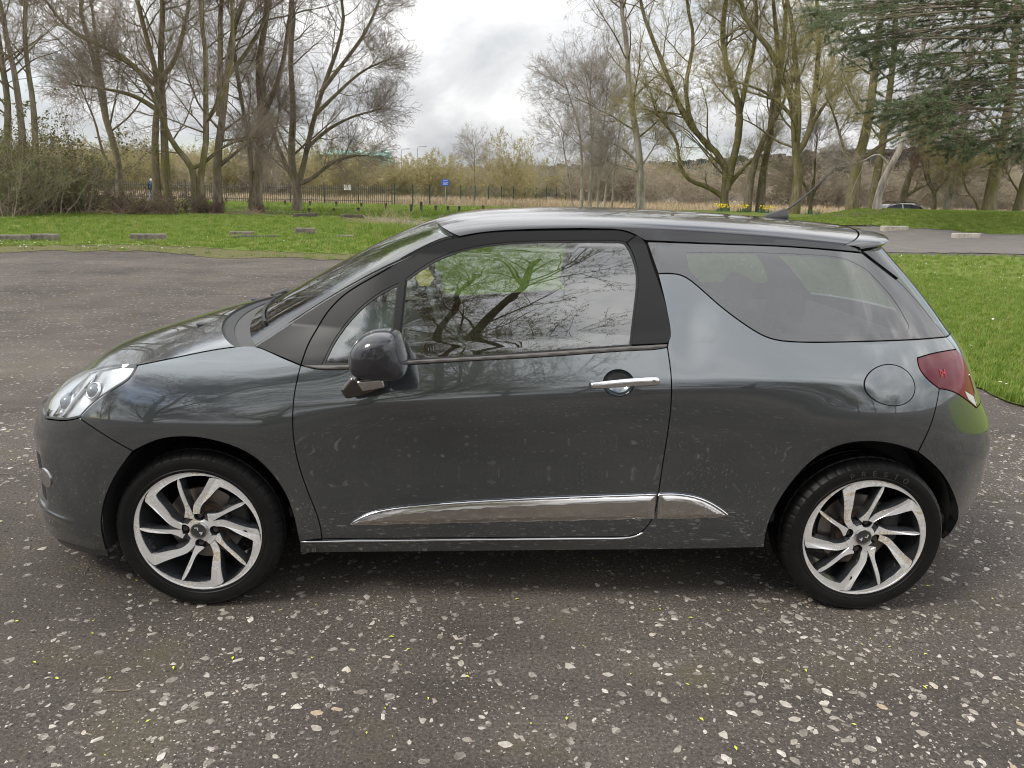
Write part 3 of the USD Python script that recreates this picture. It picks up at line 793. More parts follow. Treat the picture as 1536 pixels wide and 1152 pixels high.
def revolve_y(profile, n=96):
    """profile of (radius, y) -> (v, f) turned round the y axis."""
    pr = np.asarray(profile, float); th = np.arange(n) * 2 * np.pi / n
    v = np.stack([pr[None, :, 0] * np.cos(th)[:, None], np.broadcast_to(pr[None, :, 1], (n, len(pr))), pr[None, :, 0] * np.sin(th)[:, None]], -1).reshape(-1, 3)
    m = len(pr); i, j = np.meshgrid(np.arange(n), np.arange(m - 1), indexing='ij')
    a = (i * m + j).ravel(); b = (((i + 1) % n) * m + j).ravel()
    return v, np.vstack([np.c_[a, b, b + 1], np.c_[a, b + 1, a + 1]])


def tyre_mesh():
    n = 288
    o = -0.100                                                # outer side
    prof = [(0.226, o + 0.012), (0.232, o - 0.002), (0.240, o - 0.004), (0.2425, o - 0.0065), (0.245, o - 0.0045), (0.258, o - 0.009), (0.272, o - 0.0095), (0.282, o - 0.006), (0.2835, o - 0.0065), (0.286, o - 0.003), (0.2945, o + 0.006), (0.300, o + 0.0155), (0.3035, o + 0.028),
            (0.3045, o + 0.042), (0.2975, o + 0.044), (0.2975, o + 0.050), (0.3055, o + 0.052), (0.306, o + 0.078), (0.299, o + 0.080), (0.299, o + 0.087), (0.306, o + 0.089)]
    prof = prof + [(r, -y) for r, y in prof[::-1]]
    v, f = revolve_y(prof, n)
    m = len(prof); V = v.reshape(n, m, 3)
    for k in range(n):                                          # sipes across the shoulder
        if k % 6 == 0:
            for j in (9, 10, 11, 12, 13, m - 10, m - 11, m - 12, m - 13, m - 14):
                V[k, j, [0, 2]] *= 0.991
        if k % 6 == 3:
            for j in (16, 17, m - 17, m - 18):
                V[k, j, [0, 2]] *= 0.990
    v = V.reshape(-1, 3)
    return trimesh.Trimesh(v, f, process=False)


W_ = lambda pts: [((x - 637) / 415, (612 - y) / 380) for x, y in pts]
rotp = lambda g, deg: shapely.affinity.rotate(g, -deg, origin=(0, 0))     # clockwise as seen from outside


def polar(r, deg):                                              # clockwise from the top
    return (r * math.sin(math.radians(deg)), r * math.cos(math.radians(deg)))


left = spline(W_([(735, 272), (690, 345), (640, 410), (612, 455), (603, 505)]), 16)
right = spline(W_([(648, 505), (665, 455), (715, 405), (770, 350), (800, 325)]), 16)
arc_in = [polar(r, d) for r, d in zip(np.linspace(0.858, 0.962, 16) ** 1.0, np.linspace(31, 92, 16))]
arc_out = [polar(min(1.0, 0.945 + 0.05 * (d - 16) / 20), d) for d in np.linspace(92, 18, 24)]
WIDE = Polygon(np.vstack([left[::-1], arc_out[::-1], arc_in[::-1], right[::-1]])).buffer(0).union(Polygon(W_([(602, 512), (649, 512), (652, 530), (650, 590), (615, 590), (600, 535)]))).buffer(0.012).buffer(-0.012)
TL = spline(W_([(537, 278), (530, 300), (545, 400), (558, 470), (545, 530)]), 16)
TR = spline(W_([(615, 545), (590, 470), (565, 370), (548, 292), (541, 279)]), 16)
THIN = Polygon(np.vstack([TL, TR])).buffer(0)
HUB = Point(0, 0).buffer(0.275, 32)
bolts = [polar(0.235, a) for a in (2, 92, 182, 272)]
face = unary_union([rotp(WIDE, 72 * k) for k in range(5)] + [rotp(THIN, 72 * k) for k in range(5)])
holes = unary_union([Point(b).buffer(0.082, 20) for b in bolts])


def dish(v, depth0=0.0):
    r = np.hypot(v[:, 0], v[:, 2])
    v = v.copy(); v[:, 1] += 0.016 * (1 - smoothstep(0.05, 0.20, r)) - 0.004 * np.sin(np.clip(r / RIM, 0, 1) * np.pi)
    return v


def plate(pg, y0, y1):
    """Polygon in wheel units -> solid between y0 (outer, towards -y) and y1."""
    out = []
    for g in getattr(pg, 'geoms', [pg]):
        if g.geom_type != 'Polygon' or g.area < 1e-5:
            continue
        g = Polygon(shapely.get_coordinates(shapely.segmentize(g.exterior, 0.06)), [shapely.get_coordinates(i) for i in g.interiors])
        t = trimesh.creation.extrude_polygon(g, y1 - y0, engine='earcut')
        v = np.c_[t.vertices[:, 0] * RIM, t.vertices[:, 2] + y0, t.vertices[:, 1] * RIM]
        out.append(trimesh.Trimesh(dish(v), t.faces[:, ::-1], process=False))
    return trimesh.util.concatenate(out)


TYRE = tyre_mesh(); YF = -0.098


def wheel(x, rot, near, letters=False):
    w = UsdGeom.Xform.Define(stage, str(CAR.GetPath()) + '/' + numbered(str(CAR.GetPath()), 'wheel')).GetPrim()
    yc = -0.735 if near else 0.735
    fl = 1 if near else -1
    A = np.array([[math.cos(math.radians(rot)), math.sin(math.radians(rot))], [-math.sin(math.radians(rot)), math.cos(math.radians(rot))]])

    def put(name, t, material, smooth=35, spin=True):
        v = np.array(t.vertices); f = np.array(t.faces)
        if spin:
            v[:, [0, 2]] = v[:, [0, 2]] @ A.T
        if not near:
            v = v * [1, -1, 1]; f = f[:, ::-1]
        v = v + [x, yc, ZW]
        if name == 'tyre':                                        # the tread flattens where it stands
            low = v[:, 2] < 0.004; bulge = np.clip((0.05 - v[:, 2]) / 0.05, 0, 1)
            v[:, 1] += -0.004 * bulge * np.sign(yc - v[:, 1]) * (np.abs(v[:, 1] - yc) > 0.08)
            v[low, 2] = 0.004
        return obj(name, meshkit.arrays(trimesh.Trimesh(v, f, process=False), smooth), material, w)

    ty = put('tyre', TYRE, M_TYRE, 30)
    barrel = revolve_y([(RIM, -0.090), (RIM * 1.0, YF + 0.001), (RIM * 0.965, YF + 0.001), (RIM * 0.945, YF + 0.012), (RIM * 0.91, YF + 0.045), (0.196, 0.0), (0.196, 0.09)])
    put('rim', trimesh.Trimesh(*barrel, process=False), M_RIMBLK)
    lipr = revolve_y([(RIM * 0.968, YF + 0.002), (RIM * 0.972, YF - 0.001), (RIM * 0.995, YF - 0.002), (RIM * 1.003, YF + 0.003)])
    put('rim_lip', trimesh.Trimesh(*lipr, process=False), M_ALLOY)
    for k in range(5):
        put('spoke', plate(rotp(WIDE, 72 * k).difference(holes).buffer(0.004), YF + 0.0045, YF + 0.050), M_RIMBLK)
        put('spoke', plate(rotp(THIN, 72 * k).difference(holes).buffer(0.004), YF + 0.0045, YF + 0.050), M_RIMBLK)
        put('spoke_face', plate(rotp(WIDE, 72 * k).difference(HUB).buffer(-0.004), YF, YF + 0.0045), M_ALLOY)
        put('spoke_face', plate(rotp(THIN, 72 * k).difference(HUB).buffer(-0.003), YF, YF + 0.0045), M_ALLOY)
    hubpg = face.intersection(HUB).union(Point(0, 0).buffer(0.20, 32)).difference(holes).buffer(-0.002)
    put('hub_face', plate(hubpg, YF, YF + 0.0045), M_ALLOY)
    put('hub', plate(HUB.difference(holes), YF + 0.008, YF + 0.05), M_RIMBLK)
    cap = trimesh.creation.cylinder(0.027, 0.012, sections=40); cv = np.array(cap.vertices)[:, [0, 2, 1]] * [1, 1, 1] + [0, YF + 0.012, 0]
    c = put('centre_cap', trimesh.Trimesh(cv, cap.faces[:, ::-1], process=False), M_RIMBLK)
    ring = revolve_y([(0.026, YF + 0.008), (0.027, YF + 0.0035), (0.0305, YF + 0.0035), (0.031, YF + 0.010)], 48)
    put('cap_ring', trimesh.Trimesh(*ring, process=False), M_CHROME_D)
    for tri in (((-0.62, 0.62), (-0.05, 0.62), (-0.05, 0.02), (0.15, 0.02), (0.15, 0.16), (-0.2, 0.2), (-0.2, 0.5), (-0.62, 0.5)), ((0.08, -0.15), (0.66, -0.15), (0.34, -0.66), (0.30, -0.30), (0.08, -0.30))):
        t = plate(Polygon([(a * 0.1, b * 0.1) for a, b in tri]).buffer(0), YF - 0.0135, YF - 0.011)
        put('cap_emblem', t, M_ALLOY)
    for b in bolts:
        t = trimesh.creation.cylinder(0.0105, 0.02, sections=6); v = np.array(t.vertices)[:, [0, 2, 1]] + [b[0] * RIM, YF + 0.034, b[1] * RIM]
        put('wheel_bolt', trimesh.Trimesh(v, t.faces[:, ::-1], process=False), M_RIMBLK)
    d = revolve_y([(0.03, -0.028), (0.085, -0.028), (0.09, -0.012), (0.140, -0.012), (0.140, 0.008), (0.05, 0.008)], 64)
    put('brake_disc', trimesh.Trimesh(*d, process=False), M_DISC)
    bell = trimesh.creation.cylinder(0.082, 0.03, sections=40); bv = np.array(bell.vertices)[:, [0, 2, 1]] + [0, -0.030, 0]
    put('disc_bell', trimesh.Trimesh(bv, bell.faces[:, ::-1], process=False), M_RUST)
    cal = rbox(0.075, 0.075, 0.16, 0.02); put('brake_caliper', trimesh.Trimesh(np.array(cal.vertices) + [0.125, 0.0, 0.03], cal.faces, process=False), M_PLAST, spin=False)
    if letters:                                                   # raised lettering on the sidewall
        for k, ch in enumerate('PRESTO'):
            t = meshkit.text_mesh(ch, 0.020, 0.0012); v = np.array(t.vertices)
            cx = (v[:, 0].max() + v[:, 0].min()) / 2
            ang = math.radians(-18 + 9.0 * k)
            px, pz = v[:, 0] - cx, v[:, 1] + 0.2505
            q = np.c_[px * math.cos(ang) + pz * math.sin(ang), -0.1085 - v[:, 2], -px * math.sin(ang) + pz * math.cos(ang)]
            put('tyre_letter', trimesh.Trimesh(q, t.faces[:, ::-1], process=False), plain('tyre_lettering', (0.035, 0.035, 0.035), 0.5) if k == 0 else UsdShade.Material.Get(stage, '/World/Looks/tyre_lettering'), spin=False)
    return w


wheel(-WB2, 0, True); wheel(WB2, 100, True, letters=True); wheel(-WB2, 40, False); wheel(WB2, 20, False)

# wheel housings and floor
def half_width(x, z):
    y = side_xy(np.clip(x, XAF, XAR), z)[1]
    tf = np.clip((XAF - x) / np.maximum(XAF - _xf(z), .08), 0, 1); tr = np.clip((x - XAR) / np.maximum(_xr(z) - XAR, .08), 0, 1)
    return y * (1 - tf ** NF) ** (1 / NF) * (1 - tr ** NR) ** (1 / NR)


for x in (-WB2 + 0.01, WB2 - 0.005):
    th = np.linspace(math.radians(-14), math.radians(194), 40)
    Rr_ = 0.368
    G = np.stack([np.c_[x + Rr_ * np.cos(th), np.full(40, yy), 0.30 + Rr_ * np.sin(th)] for yy in (-0.80, -0.70, -0.50)] + [np.c_[np.full(40, x) + 0.02 * np.cos(th), np.full(40, -0.50), 0.30 + 0.02 * np.sin(th)]], 0)
    lim = half_width(G[:3, :, 0], G[:3, :, 2]) - np.array([0.003, 0.012, 0.018])[:, None]
    G[:3, :, 1] = -np.minimum(-G[:3, :, 1], lim)
    both('wheel_housing', sheet(G, flip=True), M_DARK)
fl = [rbox(1.52, 1.50, 0.06, 0.02), rbox(3.5, 0.98, 0.06, 0.02)]
fl[0].apply_translation([0.0, 0, 0.23]); fl[1].apply_translation([-0.05, 0, 0.235])
obj('underbody', cat_meshes(fl), M_DARK, CAR)
obj('sump', trimesh.Trimesh(np.array(rbox(0.9, 0.9, 0.35, .05).vertices) + [-1.35, 0, 0.42], rbox(0.9, 0.9, 0.35, .05).faces, process=False), M_DARK, CAR)

# ------------------------------------------------------------------ interior
def hull_part(pts, r, seg=14):
    return meshkit.arrays(mf.Manifold.batch_hull([mf.Manifold.sphere(rr, seg).translate(tuple(map(float, p))) for p, rr in zip(pts, np.broadcast_to(r, (len(pts),)))]), 50)


def seat(x, y, w, rear=False):
    s_ = UsdGeom.Xform.Define(stage, str(CAR.GetPath()) + '/' + numbered(str(CAR.GetPath()), 'rear_seat' if rear else 'front_seat')).GetPrim()
    h = w / 2
    obj('cushion', hull_part([(x - 0.42, y - h, 0.50), (x - 0.42, y + h, 0.50), (x + 0.02, y - h, 0.46), (x + 0.02, y + h, 0.46), (x - .42, y - h, .38), (x - .42, y + h, .38), (x + .02, y - h, .38), (x + .02, y + h, .38)], 0.05), M_SEAT, s_)
    top = 0.98 if not rear else 0.94
    obj('backrest', hull_part([(x + 0.02, y - h, 0.5), (x + 0.02, y + h, 0.5), (x + 0.22, y - h * .8, top), (x + 0.22, y + h * .8, top), (x + 0.10, y - h, .5), (x + .1, y + h, .5), (x + .26, y - h * .8, top), (x + .26, y + h * .8, top)], 0.05), M_SEAT, s_)
    if not rear:
        obj('head_restraint', hull_part([(x + 0.245, y - .10, top + .13), (x + .245, y + .10, top + .13), (x + .265, y - .10, top + .27), (x + .265, y + .10, top + .27)], 0.055), M_SEAT, s_)
    else:
        obj('head_restraint', hull_part([(x + 0.245, y - .09, top + .09), (x + .245, y + .09, top + .09), (x + .26, y - .09, top + .17), (x + .26, y + .09, top + .17)], 0.045), M_SEAT, s_)


seat(-0.02, -0.36, 0.40); seat(-0.02, 0.36, 0.40); seat(0.78, -0.32, 0.42, True); seat(0.78, 0.32, 0.42, True)
obj('dashboard', hull_part([(-1.02, -0.66, 0.90), (-1.02, 0.66, 0.90), (-0.62, -0.66, 0.90), (-0.62, 0.66, 0.90), (-0.55, -.66, .78), (-0.55, .66, .78), (-.65, -.66, .55), (-.65, .66, .55), (-1.0, -.66, .55), (-1.0, .66, .55)], 0.04), M_DASH, CAR)
sw = trimesh.creation.torus(0.175, 0.016, major_sections=40, minor_sections=10)
sw.apply_transform(trimesh.transformations.rotation_matrix(math.radians(62), [0, 1, 0])); sw.apply_translation([-0.40, 0.36, 0.90])
obj('steering_wheel', sw, M_DASH, CAR, smooth=True)
card = valid(door_pg.union(bowl_pg).union(quarter_pg).union(fuel_pg).buffer(-0.03))
card = valid(card.intersection(sbox(-0.95, 0.30, 1.30, 0.915)))
both('door_lining', panel(card, off=-0.075, gap=0, cell=0.05, edge=0.0), M_DASH)
obj('cabin_floor', trimesh.Trimesh(np.array(rbox(2.6, 1.45, 0.04, .01).vertices) + [0.30, 0, 0.33], rbox(2.6, 1.45, 0.04, .01).faces, process=False), M_DASH, CAR)
obj('boot_floor', trimesh.Trimesh(np.array(rbox(0.55, 1.1, 0.4, .05).vertices) + [1.45, 0, 0.55], rbox(0.55, 1.1, 0.4, .05).faces, process=False), M_DASH, CAR)
obj('parcel_shelf', trimesh.Trimesh(np.array(rbox(0.46, 1.16, 0.03, .01).vertices) + [1.29, 0, 0.985], rbox(0.46, 1.16, 0.03, .01).faces, process=False), M_DASH, CAR)
obj('rear_view_mirror', trimesh.Trimesh(np.array(rbox(0.03, 0.22, 0.06, .012).vertices) + [-0.40, 0.0, 1.30], rbox(0.03, 0.22, 0.06, .012).faces, process=False), M_DASH, CAR)
# yellow flower-shaped air freshener hanging in front of the windscreen
fc = at_y(637, 417, -0.18)
fl_ = unary_union([Point(0.022 * math.cos(a), 0.022 * math.sin(a)).buffer(0.016) for a in np.arange(6) * math.pi / 3] + [Point(0, 0).buffer(0.02)])
t = trimesh.creation.extrude_polygon(fl_, 0.004, engine='earcut')
AF = thing('air_freshener', 'yellow flower-shaped air freshener hanging inside the car behind the windscreen', 'air freshener', fc)
obj('card', trimesh.Trimesh(np.array(t.vertices)[:, [0, 2, 1]], t.faces[:, ::-1], process=False), M_YELLOW, AF)
obj('string', tube([(0, 0, 0.035), (0.0, 0.0, 0.10)], 0.0012, 5), M_RUB, AF)
# ------------------------------------------------------------------ ground
def hgt(x, y):
    """Height of the terrain."""
    x = np.asarray(x, float); y = np.asarray(y, float)
    d = x - (9.5 + (y - 27.0) * 0.5)
    ridge = 0.90 * smoothstep(27.0, 34.0, y) * (1 - smoothstep(35.5, 41.5, y)) * smoothstep(-1.0, 5.0, d)
    low = -0.22 * smoothstep(36, 42, y) * smoothstep(2, 14, x) + 0.62 * smoothstep(35, 43, y) * smoothstep(7, 14, x) * (1 - smoothstep(18.6, 22.0, x)) * (1 - smoothstep(50, 62, y))
    left = 0.20 * smoothstep(15.5, 24, y) * smoothstep(-1.5, -7, x) * (1 - smoothstep(30, 38, y))
    rough = 0.05 * (meshkit.noise(np.stack([x * 0.35, y * 0.35, 0 * x], -1), 3) - 0.5) * smoothstep(10, 16, np.hypot(x, y))
    near = 0.010 * (meshkit.noise(np.stack([x * 0.8, y * 2.2, 0 * x + 5], -1), 9) - 0.5) * smoothstep(2.4, 4.0, np.hypot(x * 0.8, y))
    return ridge + low + left + rough + near


def axis_steps(lo, hi, fine_lo, fine_hi, fine, grow=1.22):
    a = list(np.arange(fine_lo, fine_hi + 1e-6, fine)); s = fine
    while a[-1] < hi:
        s *= grow; a.append(a[-1] + s)
    s = fine; b = [a[0]]
    while b[-1] > lo:
        s *= grow; b.append(b[-1] - s)
    return np.array(b[:0:-1] + a)


gx, gy = axis_steps(-2500, 2500, -30, 42, 0.5), axis_steps(-2500, 2500, -12, 64, 0.5)
GX, GY = np.meshgrid(gx, gy, indexing='ij')
GZ = hgt(GX, GY)
v, f, n = sheet(np.stack([GX, GY, GZ], -1))

M_GRAVEL = mat('stony_tarmac', {
    'tc': ('texture_coordinate', {}),
    'big': ('noise_texture', {'scale': 0.55, 'detail': 5.0, 'roughness': 0.6}),
    'st': ('mapping', {'scale': (0.5, 5.0, 1.0), 'rotation': (0, 0, 0.12)}), 'trk': ('noise_texture', {'scale': 1.0, 'detail': 6.0, 'roughness': 0.65}),
    'fine': ('noise_texture', {'scale': 90.0, 'detail': 4.0, 'roughness': 0.75}),
    'base': ('rgb_ramp', {'ramp': [(0.36, (0.043, 0.036, 0.031)), (0.50, (0.078, 0.066, 0.057)), (0.64, (0.118, 0.101, 0.087))]}),
    'avg': ('math', {'math_type': 'multiply_add', 'value2': 0.74}), 'avg2': ('math', {'math_type': 'multiply', 'value2': 0.26}),
    'grain': ('rgb_ramp', {'ramp': [(0.30, (0.35, 0.35, 0.35)), (0.5, (1.0, 1.0, 1.0)), (0.70, (1.95, 1.92, 1.86))]}),
    'mul': ('mix_color', {'blend_type': 'multiply', 'fac': 1.0, 'use_clamp': False}),
    # pale chips set in the surface, two sizes
    'wv': ('noise_texture', {'scale': 30.0, 'detail': 3.0}), 'wa': ('vector_math', {'math_type': 'scale', 'scale': 0.03}), 'wp': ('vector_math', {'math_type': 'add'}),
    'v1': ('voronoi_texture', {'scale': 85.0}), 'c1': ('separate_color', {}), 'r1': ('math', {'math_type': 'multiply_add', 'value2': 0.62, 'value3': -0.22}), 'm1': ('math', {'math_type': 'less_than'}),
    'v2': ('voronoi_texture', {'scale': 22.0}), 'c2': ('separate_color', {}), 'r2': ('math', {'math_type': 'multiply_add', 'value2': 0.80, 'value3': -0.42}), 'm2': ('math', {'math_type': 'less_than'}),
    'pat': ('noise_texture', {'scale': 1.3, 'detail': 4.0}), 'pr': ('map_range', {'from_min': 0.36, 'from_max': 0.62, 'to_min': -0.22, 'to_max': 0.06, 'clamp': True}),
    'ra': ('math', {'math_type': 'add'}), 'mm': ('math', {'math_type': 'maximum'}),
    'chip': ('rgb_ramp', {'ramp': [(0.0, (0.12, 0.106, 0.092)), (0.5, (0.22, 0.198, 0.172)), (1.0, (0.38, 0.35, 0.31))]}),
    'mx': ('mix_color', {}),
    'rm': ('mapping', {'scale': (0.16, 4.2, 1.0), 'rotation': (0, 0, -0.10)}), 'rn': ('noise_texture', {'scale': 1.0, 'detail': 5.0, 'roughness': 0.62, 'distortion': 0.4}), 'rr': ('map_range', {'from_min': 0.60, 'from_max': 0.67, 'to_min': 0.0, 'to_max': 0.62, 'clamp': True}),
    'sy': ('separate_xyz', {}), 'fy': ('map_range', {'from_min': 3.0, 'from_max': 6.0, 'to_min': 0.25, 'to_max': 1.0, 'clamp': True}), 'rf': ('math', {'math_type': 'multiply'}), 'rut': ('mix_color', {'b': (0.030, 0.026, 0.025)}),
    'on': ('noise_texture', {'scale': 2.1, 'detail': 5.0, 'roughness': 0.65}), 'orr': ('map_range', {'from_min': 0.54, 'from_max': 0.72, 'to_min': 0.0, 'to_max': 0.55, 'clamp': True}), 'ol': ('mix_color', {'b': (0.095, 0.080, 0.038)}),
    'hb': ('math', {'math_type': 'multiply_add', 'value2': 0.9}), 'b': ('bump', {'strength': 0.85, 'distance': 0.012}),
    'p': ('principled_bsdf', {'roughness': 0.88, 'specular_ior_level': 0.35})},
    [('tc.object', 'big.vector'), ('tc.object', 'st.vector'), ('st.vector', 'trk.vector'), ('tc.object', 'fine.vector'),
     ('big.fac', 'avg.value1'), ('trk.fac', 'avg2.value1'), ('avg2.value', 'avg.value3'), ('avg.value', 'base.fac'), ('fine.fac', 'grain.fac'), ('base.color', 'mul.a'), ('grain.color', 'mul.b'),
     ('tc.object', 'wv.vector'), ('wv.color', 'wa.vector1'), ('wa.vector', 'wp.vector1'), ('tc.object', 'wp.vector2'),
     ('wp.vector', 'v1.vector'), ('v1.color', 'c1.color'), ('c1.r', 'r1.value1'), ('tc.object', 'pat.vector'), ('pat.fac', 'pr.value'), ('r1.value', 'ra.value1'), ('pr.result', 'ra.value2'), ('v1.distance', 'm1.value1'), ('ra.value', 'm1.value2'),
     ('wp.vector', 'v2.vector'), ('v2.color', 'c2.color'), ('c2.r', 'r2.value1'), ('v2.distance', 'm2.value1'), ('r2.value', 'm2.value2'),
     ('m1.value', 'mm.value1'), ('m2.value', 'mm.value2'), ('c1.g', 'chip.fac'), ('mm.value', 'mx.fac'), ('tc.object', 'rm.vector'), ('rm.vector', 'rn.vector'), ('rn.fac', 'rr.value'), ('tc.object', 'sy.vector'), ('sy.y', 'fy.value'), ('rr.result', 'rf.value1'), ('fy.result', 'rf.value2'), ('tc.object', 'on.vector'), ('on.fac', 'orr.value'), ('orr.result', 'ol.fac'), ('mul.result', 'ol.a'), ('rf.value', 'rut.fac'), ('ol.result', 'rut.a'), ('rut.result', 'mx.a'), ('chip.color', 'mx.b'), ('mx.result', 'p.base_color'),
     ('fine.fac', 'hb.value1'), ('mm.value', 'hb.value3'), ('hb.value', 'b.height'), ('b.normal', 'p.normal')])


def grass_mat(name, dark, mid, light, scale=1.6):
    return mat(name, {'tc': ('texture_coordinate', {}), 'n': ('noise_texture', {'scale': scale, 'detail': 6.0, 'roughness': 0.7}), 'n2': ('noise_texture', {'scale': 38.0, 'detail': 3.0, 'roughness': 0.7}),
        'm': ('math', {'math_type': 'multiply_add', 'value2': 0.6}), 'k': ('math', {'math_type': 'multiply', 'value2': 0.4}),
        'r': ('rgb_ramp', {'ramp': [(0.32, dark), (0.5, mid), (0.68, light)]}), 'b': ('bump', {'strength': 0.9, 'distance': 0.05}), 'p': ('principled_bsdf', {'roughness': 0.9, 'specular_ior_level': 0.2})},
        [('tc.object', 'n.vector'), ('tc.object', 'n2.vector'), ('n2.fac', 'm.value1'), ('n.fac', 'k.value1'), ('k.value', 'm.value3'), ('m.value', 'r.fac'), ('r.color', 'p.base_color'), ('m.value', 'b.height'), ('b.normal', 'p.normal')])


M_LAWN = grass_mat('lawn', (0.085, 0.098, 0.024), (0.125, 0.166, 0.030), (0.175, 0.215, 0.050))
M_MOSS = grass_mat('mossy_verge', (0.098, 0.084, 0.070), (0.125, 0.112, 0.050), (0.14, 0.165, 0.035), 1.4)
M_FIELD = grass_mat('rough_field', (0.07, 0.10, 0.02), (0.11, 0.15, 0.035), (0.17, 0.17, 0.07), 0.5)
M_STRAW = grass_mat('dry_reed_field', (0.16, 0.125, 0.075), (0.25, 0.20, 0.125), (0.33, 0.27, 0.18), 0.4)
M_SOIL = grass_mat('bare_soil', (0.06, 0.045, 0.035), (0.11, 0.085, 0.07), (0.16, 0.125, 0.10), 2.0)
M_ROADG = grass_mat('worn_road', (0.10, 0.092, 0.085), (0.155, 0.142, 0.13), (0.21, 0.195, 0.18), 1.2)
obj('car_park_ground', (v, f, n), M_GRAVEL); tag(stage.GetPrimAtPath('/World/car_park_ground'), kind='structure')


def wobble(pts, amp, freq, seed):
    c = shapely.get_coordinates(shapely.segmentize(Polygon(pts).exterior, 0.2))
    q = np.c_[c * freq, np.zeros(len(c))]
    w = amp * (np.c_[meshkit.fbm(q, 3, seed), meshkit.fbm(q + 31.7, 3, seed + 5)] - 0.5) * 2 + 0.7 * amp * (np.c_[meshkit.fbm(q * 5 + 9, 2, seed + 8), meshkit.fbm(q * 5 + 57, 2, seed + 9)] - 0.5) * 2
    return valid(Polygon(c + w))


def field(name, pts, material, lift, cell=0.6, amp=0.25, freq=0.9, seed=1):
    pg = wobble(pts, amp, freq, seed)
    v2, ff = grid_clip(pg, cell)
    vv = np.c_[v2, hgt(v2[:, 0], v2[:, 1]) + lift]
    e = 0.05
    nn = np.c_[-(hgt(v2[:, 0] + e, v2[:, 1]) - hgt(v2[:, 0] - e, v2[:, 1])) / (2 * e), -(hgt(v2[:, 0], v2[:, 1] + e) - hgt(v2[:, 0], v2[:, 1] - e)) / (2 * e), np.ones(len(v2))]
    nn /= np.linalg.norm(nn, axis=1, keepdims=True)
    p = obj(name, (vv, orient(vv, ff, nn), nn), material); tag(p, kind='structure')
    return pg


moss_pg = field('mossy_verge', [(-60, 12.6), (-11.0, 13.6), (-8.0, 14.3), (-5.5, 13.6), (-3.4, 12.6), (-1.4, 12.4), (-0.3, 14.5), (-0.4, 19), (-1.2, 26), (-2.5, 36), (-60, 36)], M_MOSS, 0.008, 0.5, 0.9, 0.5, 1)
lawn_pg = field('far_lawn', [(-60, 14.0), (-11.3, 14.9), (-8.8, 15.7), (-6.5, 15.4), (-4.6, 14.6), (-3.0, 14.4), (-1.8, 15.6), (-2.0, 20), (-3.4, 24.0), (-7.5, 29.5), (-14, 30.0), (-60, 27)], M_LAWN, 0.016, 0.5, 0.8, 0.8, 2)
soil_pg = field('bramble_soil', [(-60, 26.2), (-14.0, 29.2), (-8.5, 30.0), (-8.5, 36.5), (-60, 37)], M_SOIL, 0.036, 0.8, 0.3, 0.6, 3)
island_pg = field('grass_island', [(3.95, 1.9), (7.5, -0.8), (45, -3), (60, 17.6), (-1.2, 17.7), (-1.4, 12.0), (-0.9, 8.0), (1.6, 5.6), (3.8, 4.2)], M_LAWN, 0.012, 0.3, 0.16, 1.2, 4)
road_pg = field('worn_road', [(-1.0, 19.0), (60, 18.0), (75, 27.6), (12, 29.6), (-2, 31.5), (-6.5, 33.5), (-7, 31.8), (-3.0, 27)], M_ROADG, 0.020, 0.8, 0.25, 0.7, 5)
mound_pg = field('grass_mound', [(10.0, 30.6), (16, 29.9), (22, 28.4), (75, 27.2), (90, 66), (10, 66), (4, 46), (5, 34)], M_LAWN, 0.032, 0.6, 0.35, 0.7, 6)
patch_pg = field('soil_patch', [(13.2, 33.0), (16.2, 31.6), (18.8, 33.0), (20.5, 36.0), (15.2, 37.0)], M_SOIL, 0.046, 0.5, 0.4, 0.9, 7)
rough_pg = field('rough_grass_field', [(-90, 36.3), (-8.5, 36.2), (-2.5, 34.2), (4.6, 34.2), (9.6, 66), (4, 70), (-90, 62)], M_FIELD, 0.016, 1.0, 0.3, 0.4, 8)
path_pg = field('grey_footpath', [(-40, 42.0), (-20, 41.6), (-13, 40.8), (-6.6, 40.0), (-6.4, 41.4), (-13, 42.8), (-20, 43.6), (-40, 44.2)], plain('footpath_tarmac', (0.17, 0.165, 0.165), 0.9), 0.030, 1.0, 0.15, 0.5, 9)
straw_pg = field('dry_reed_field', [(-150, 63), (-9, 66.5), (10, 67), (90, 67), (160, 60), (240, 200), (-240, 200)], M_STRAW, 0.02, 4.0, 0.8, 0.2, 10)


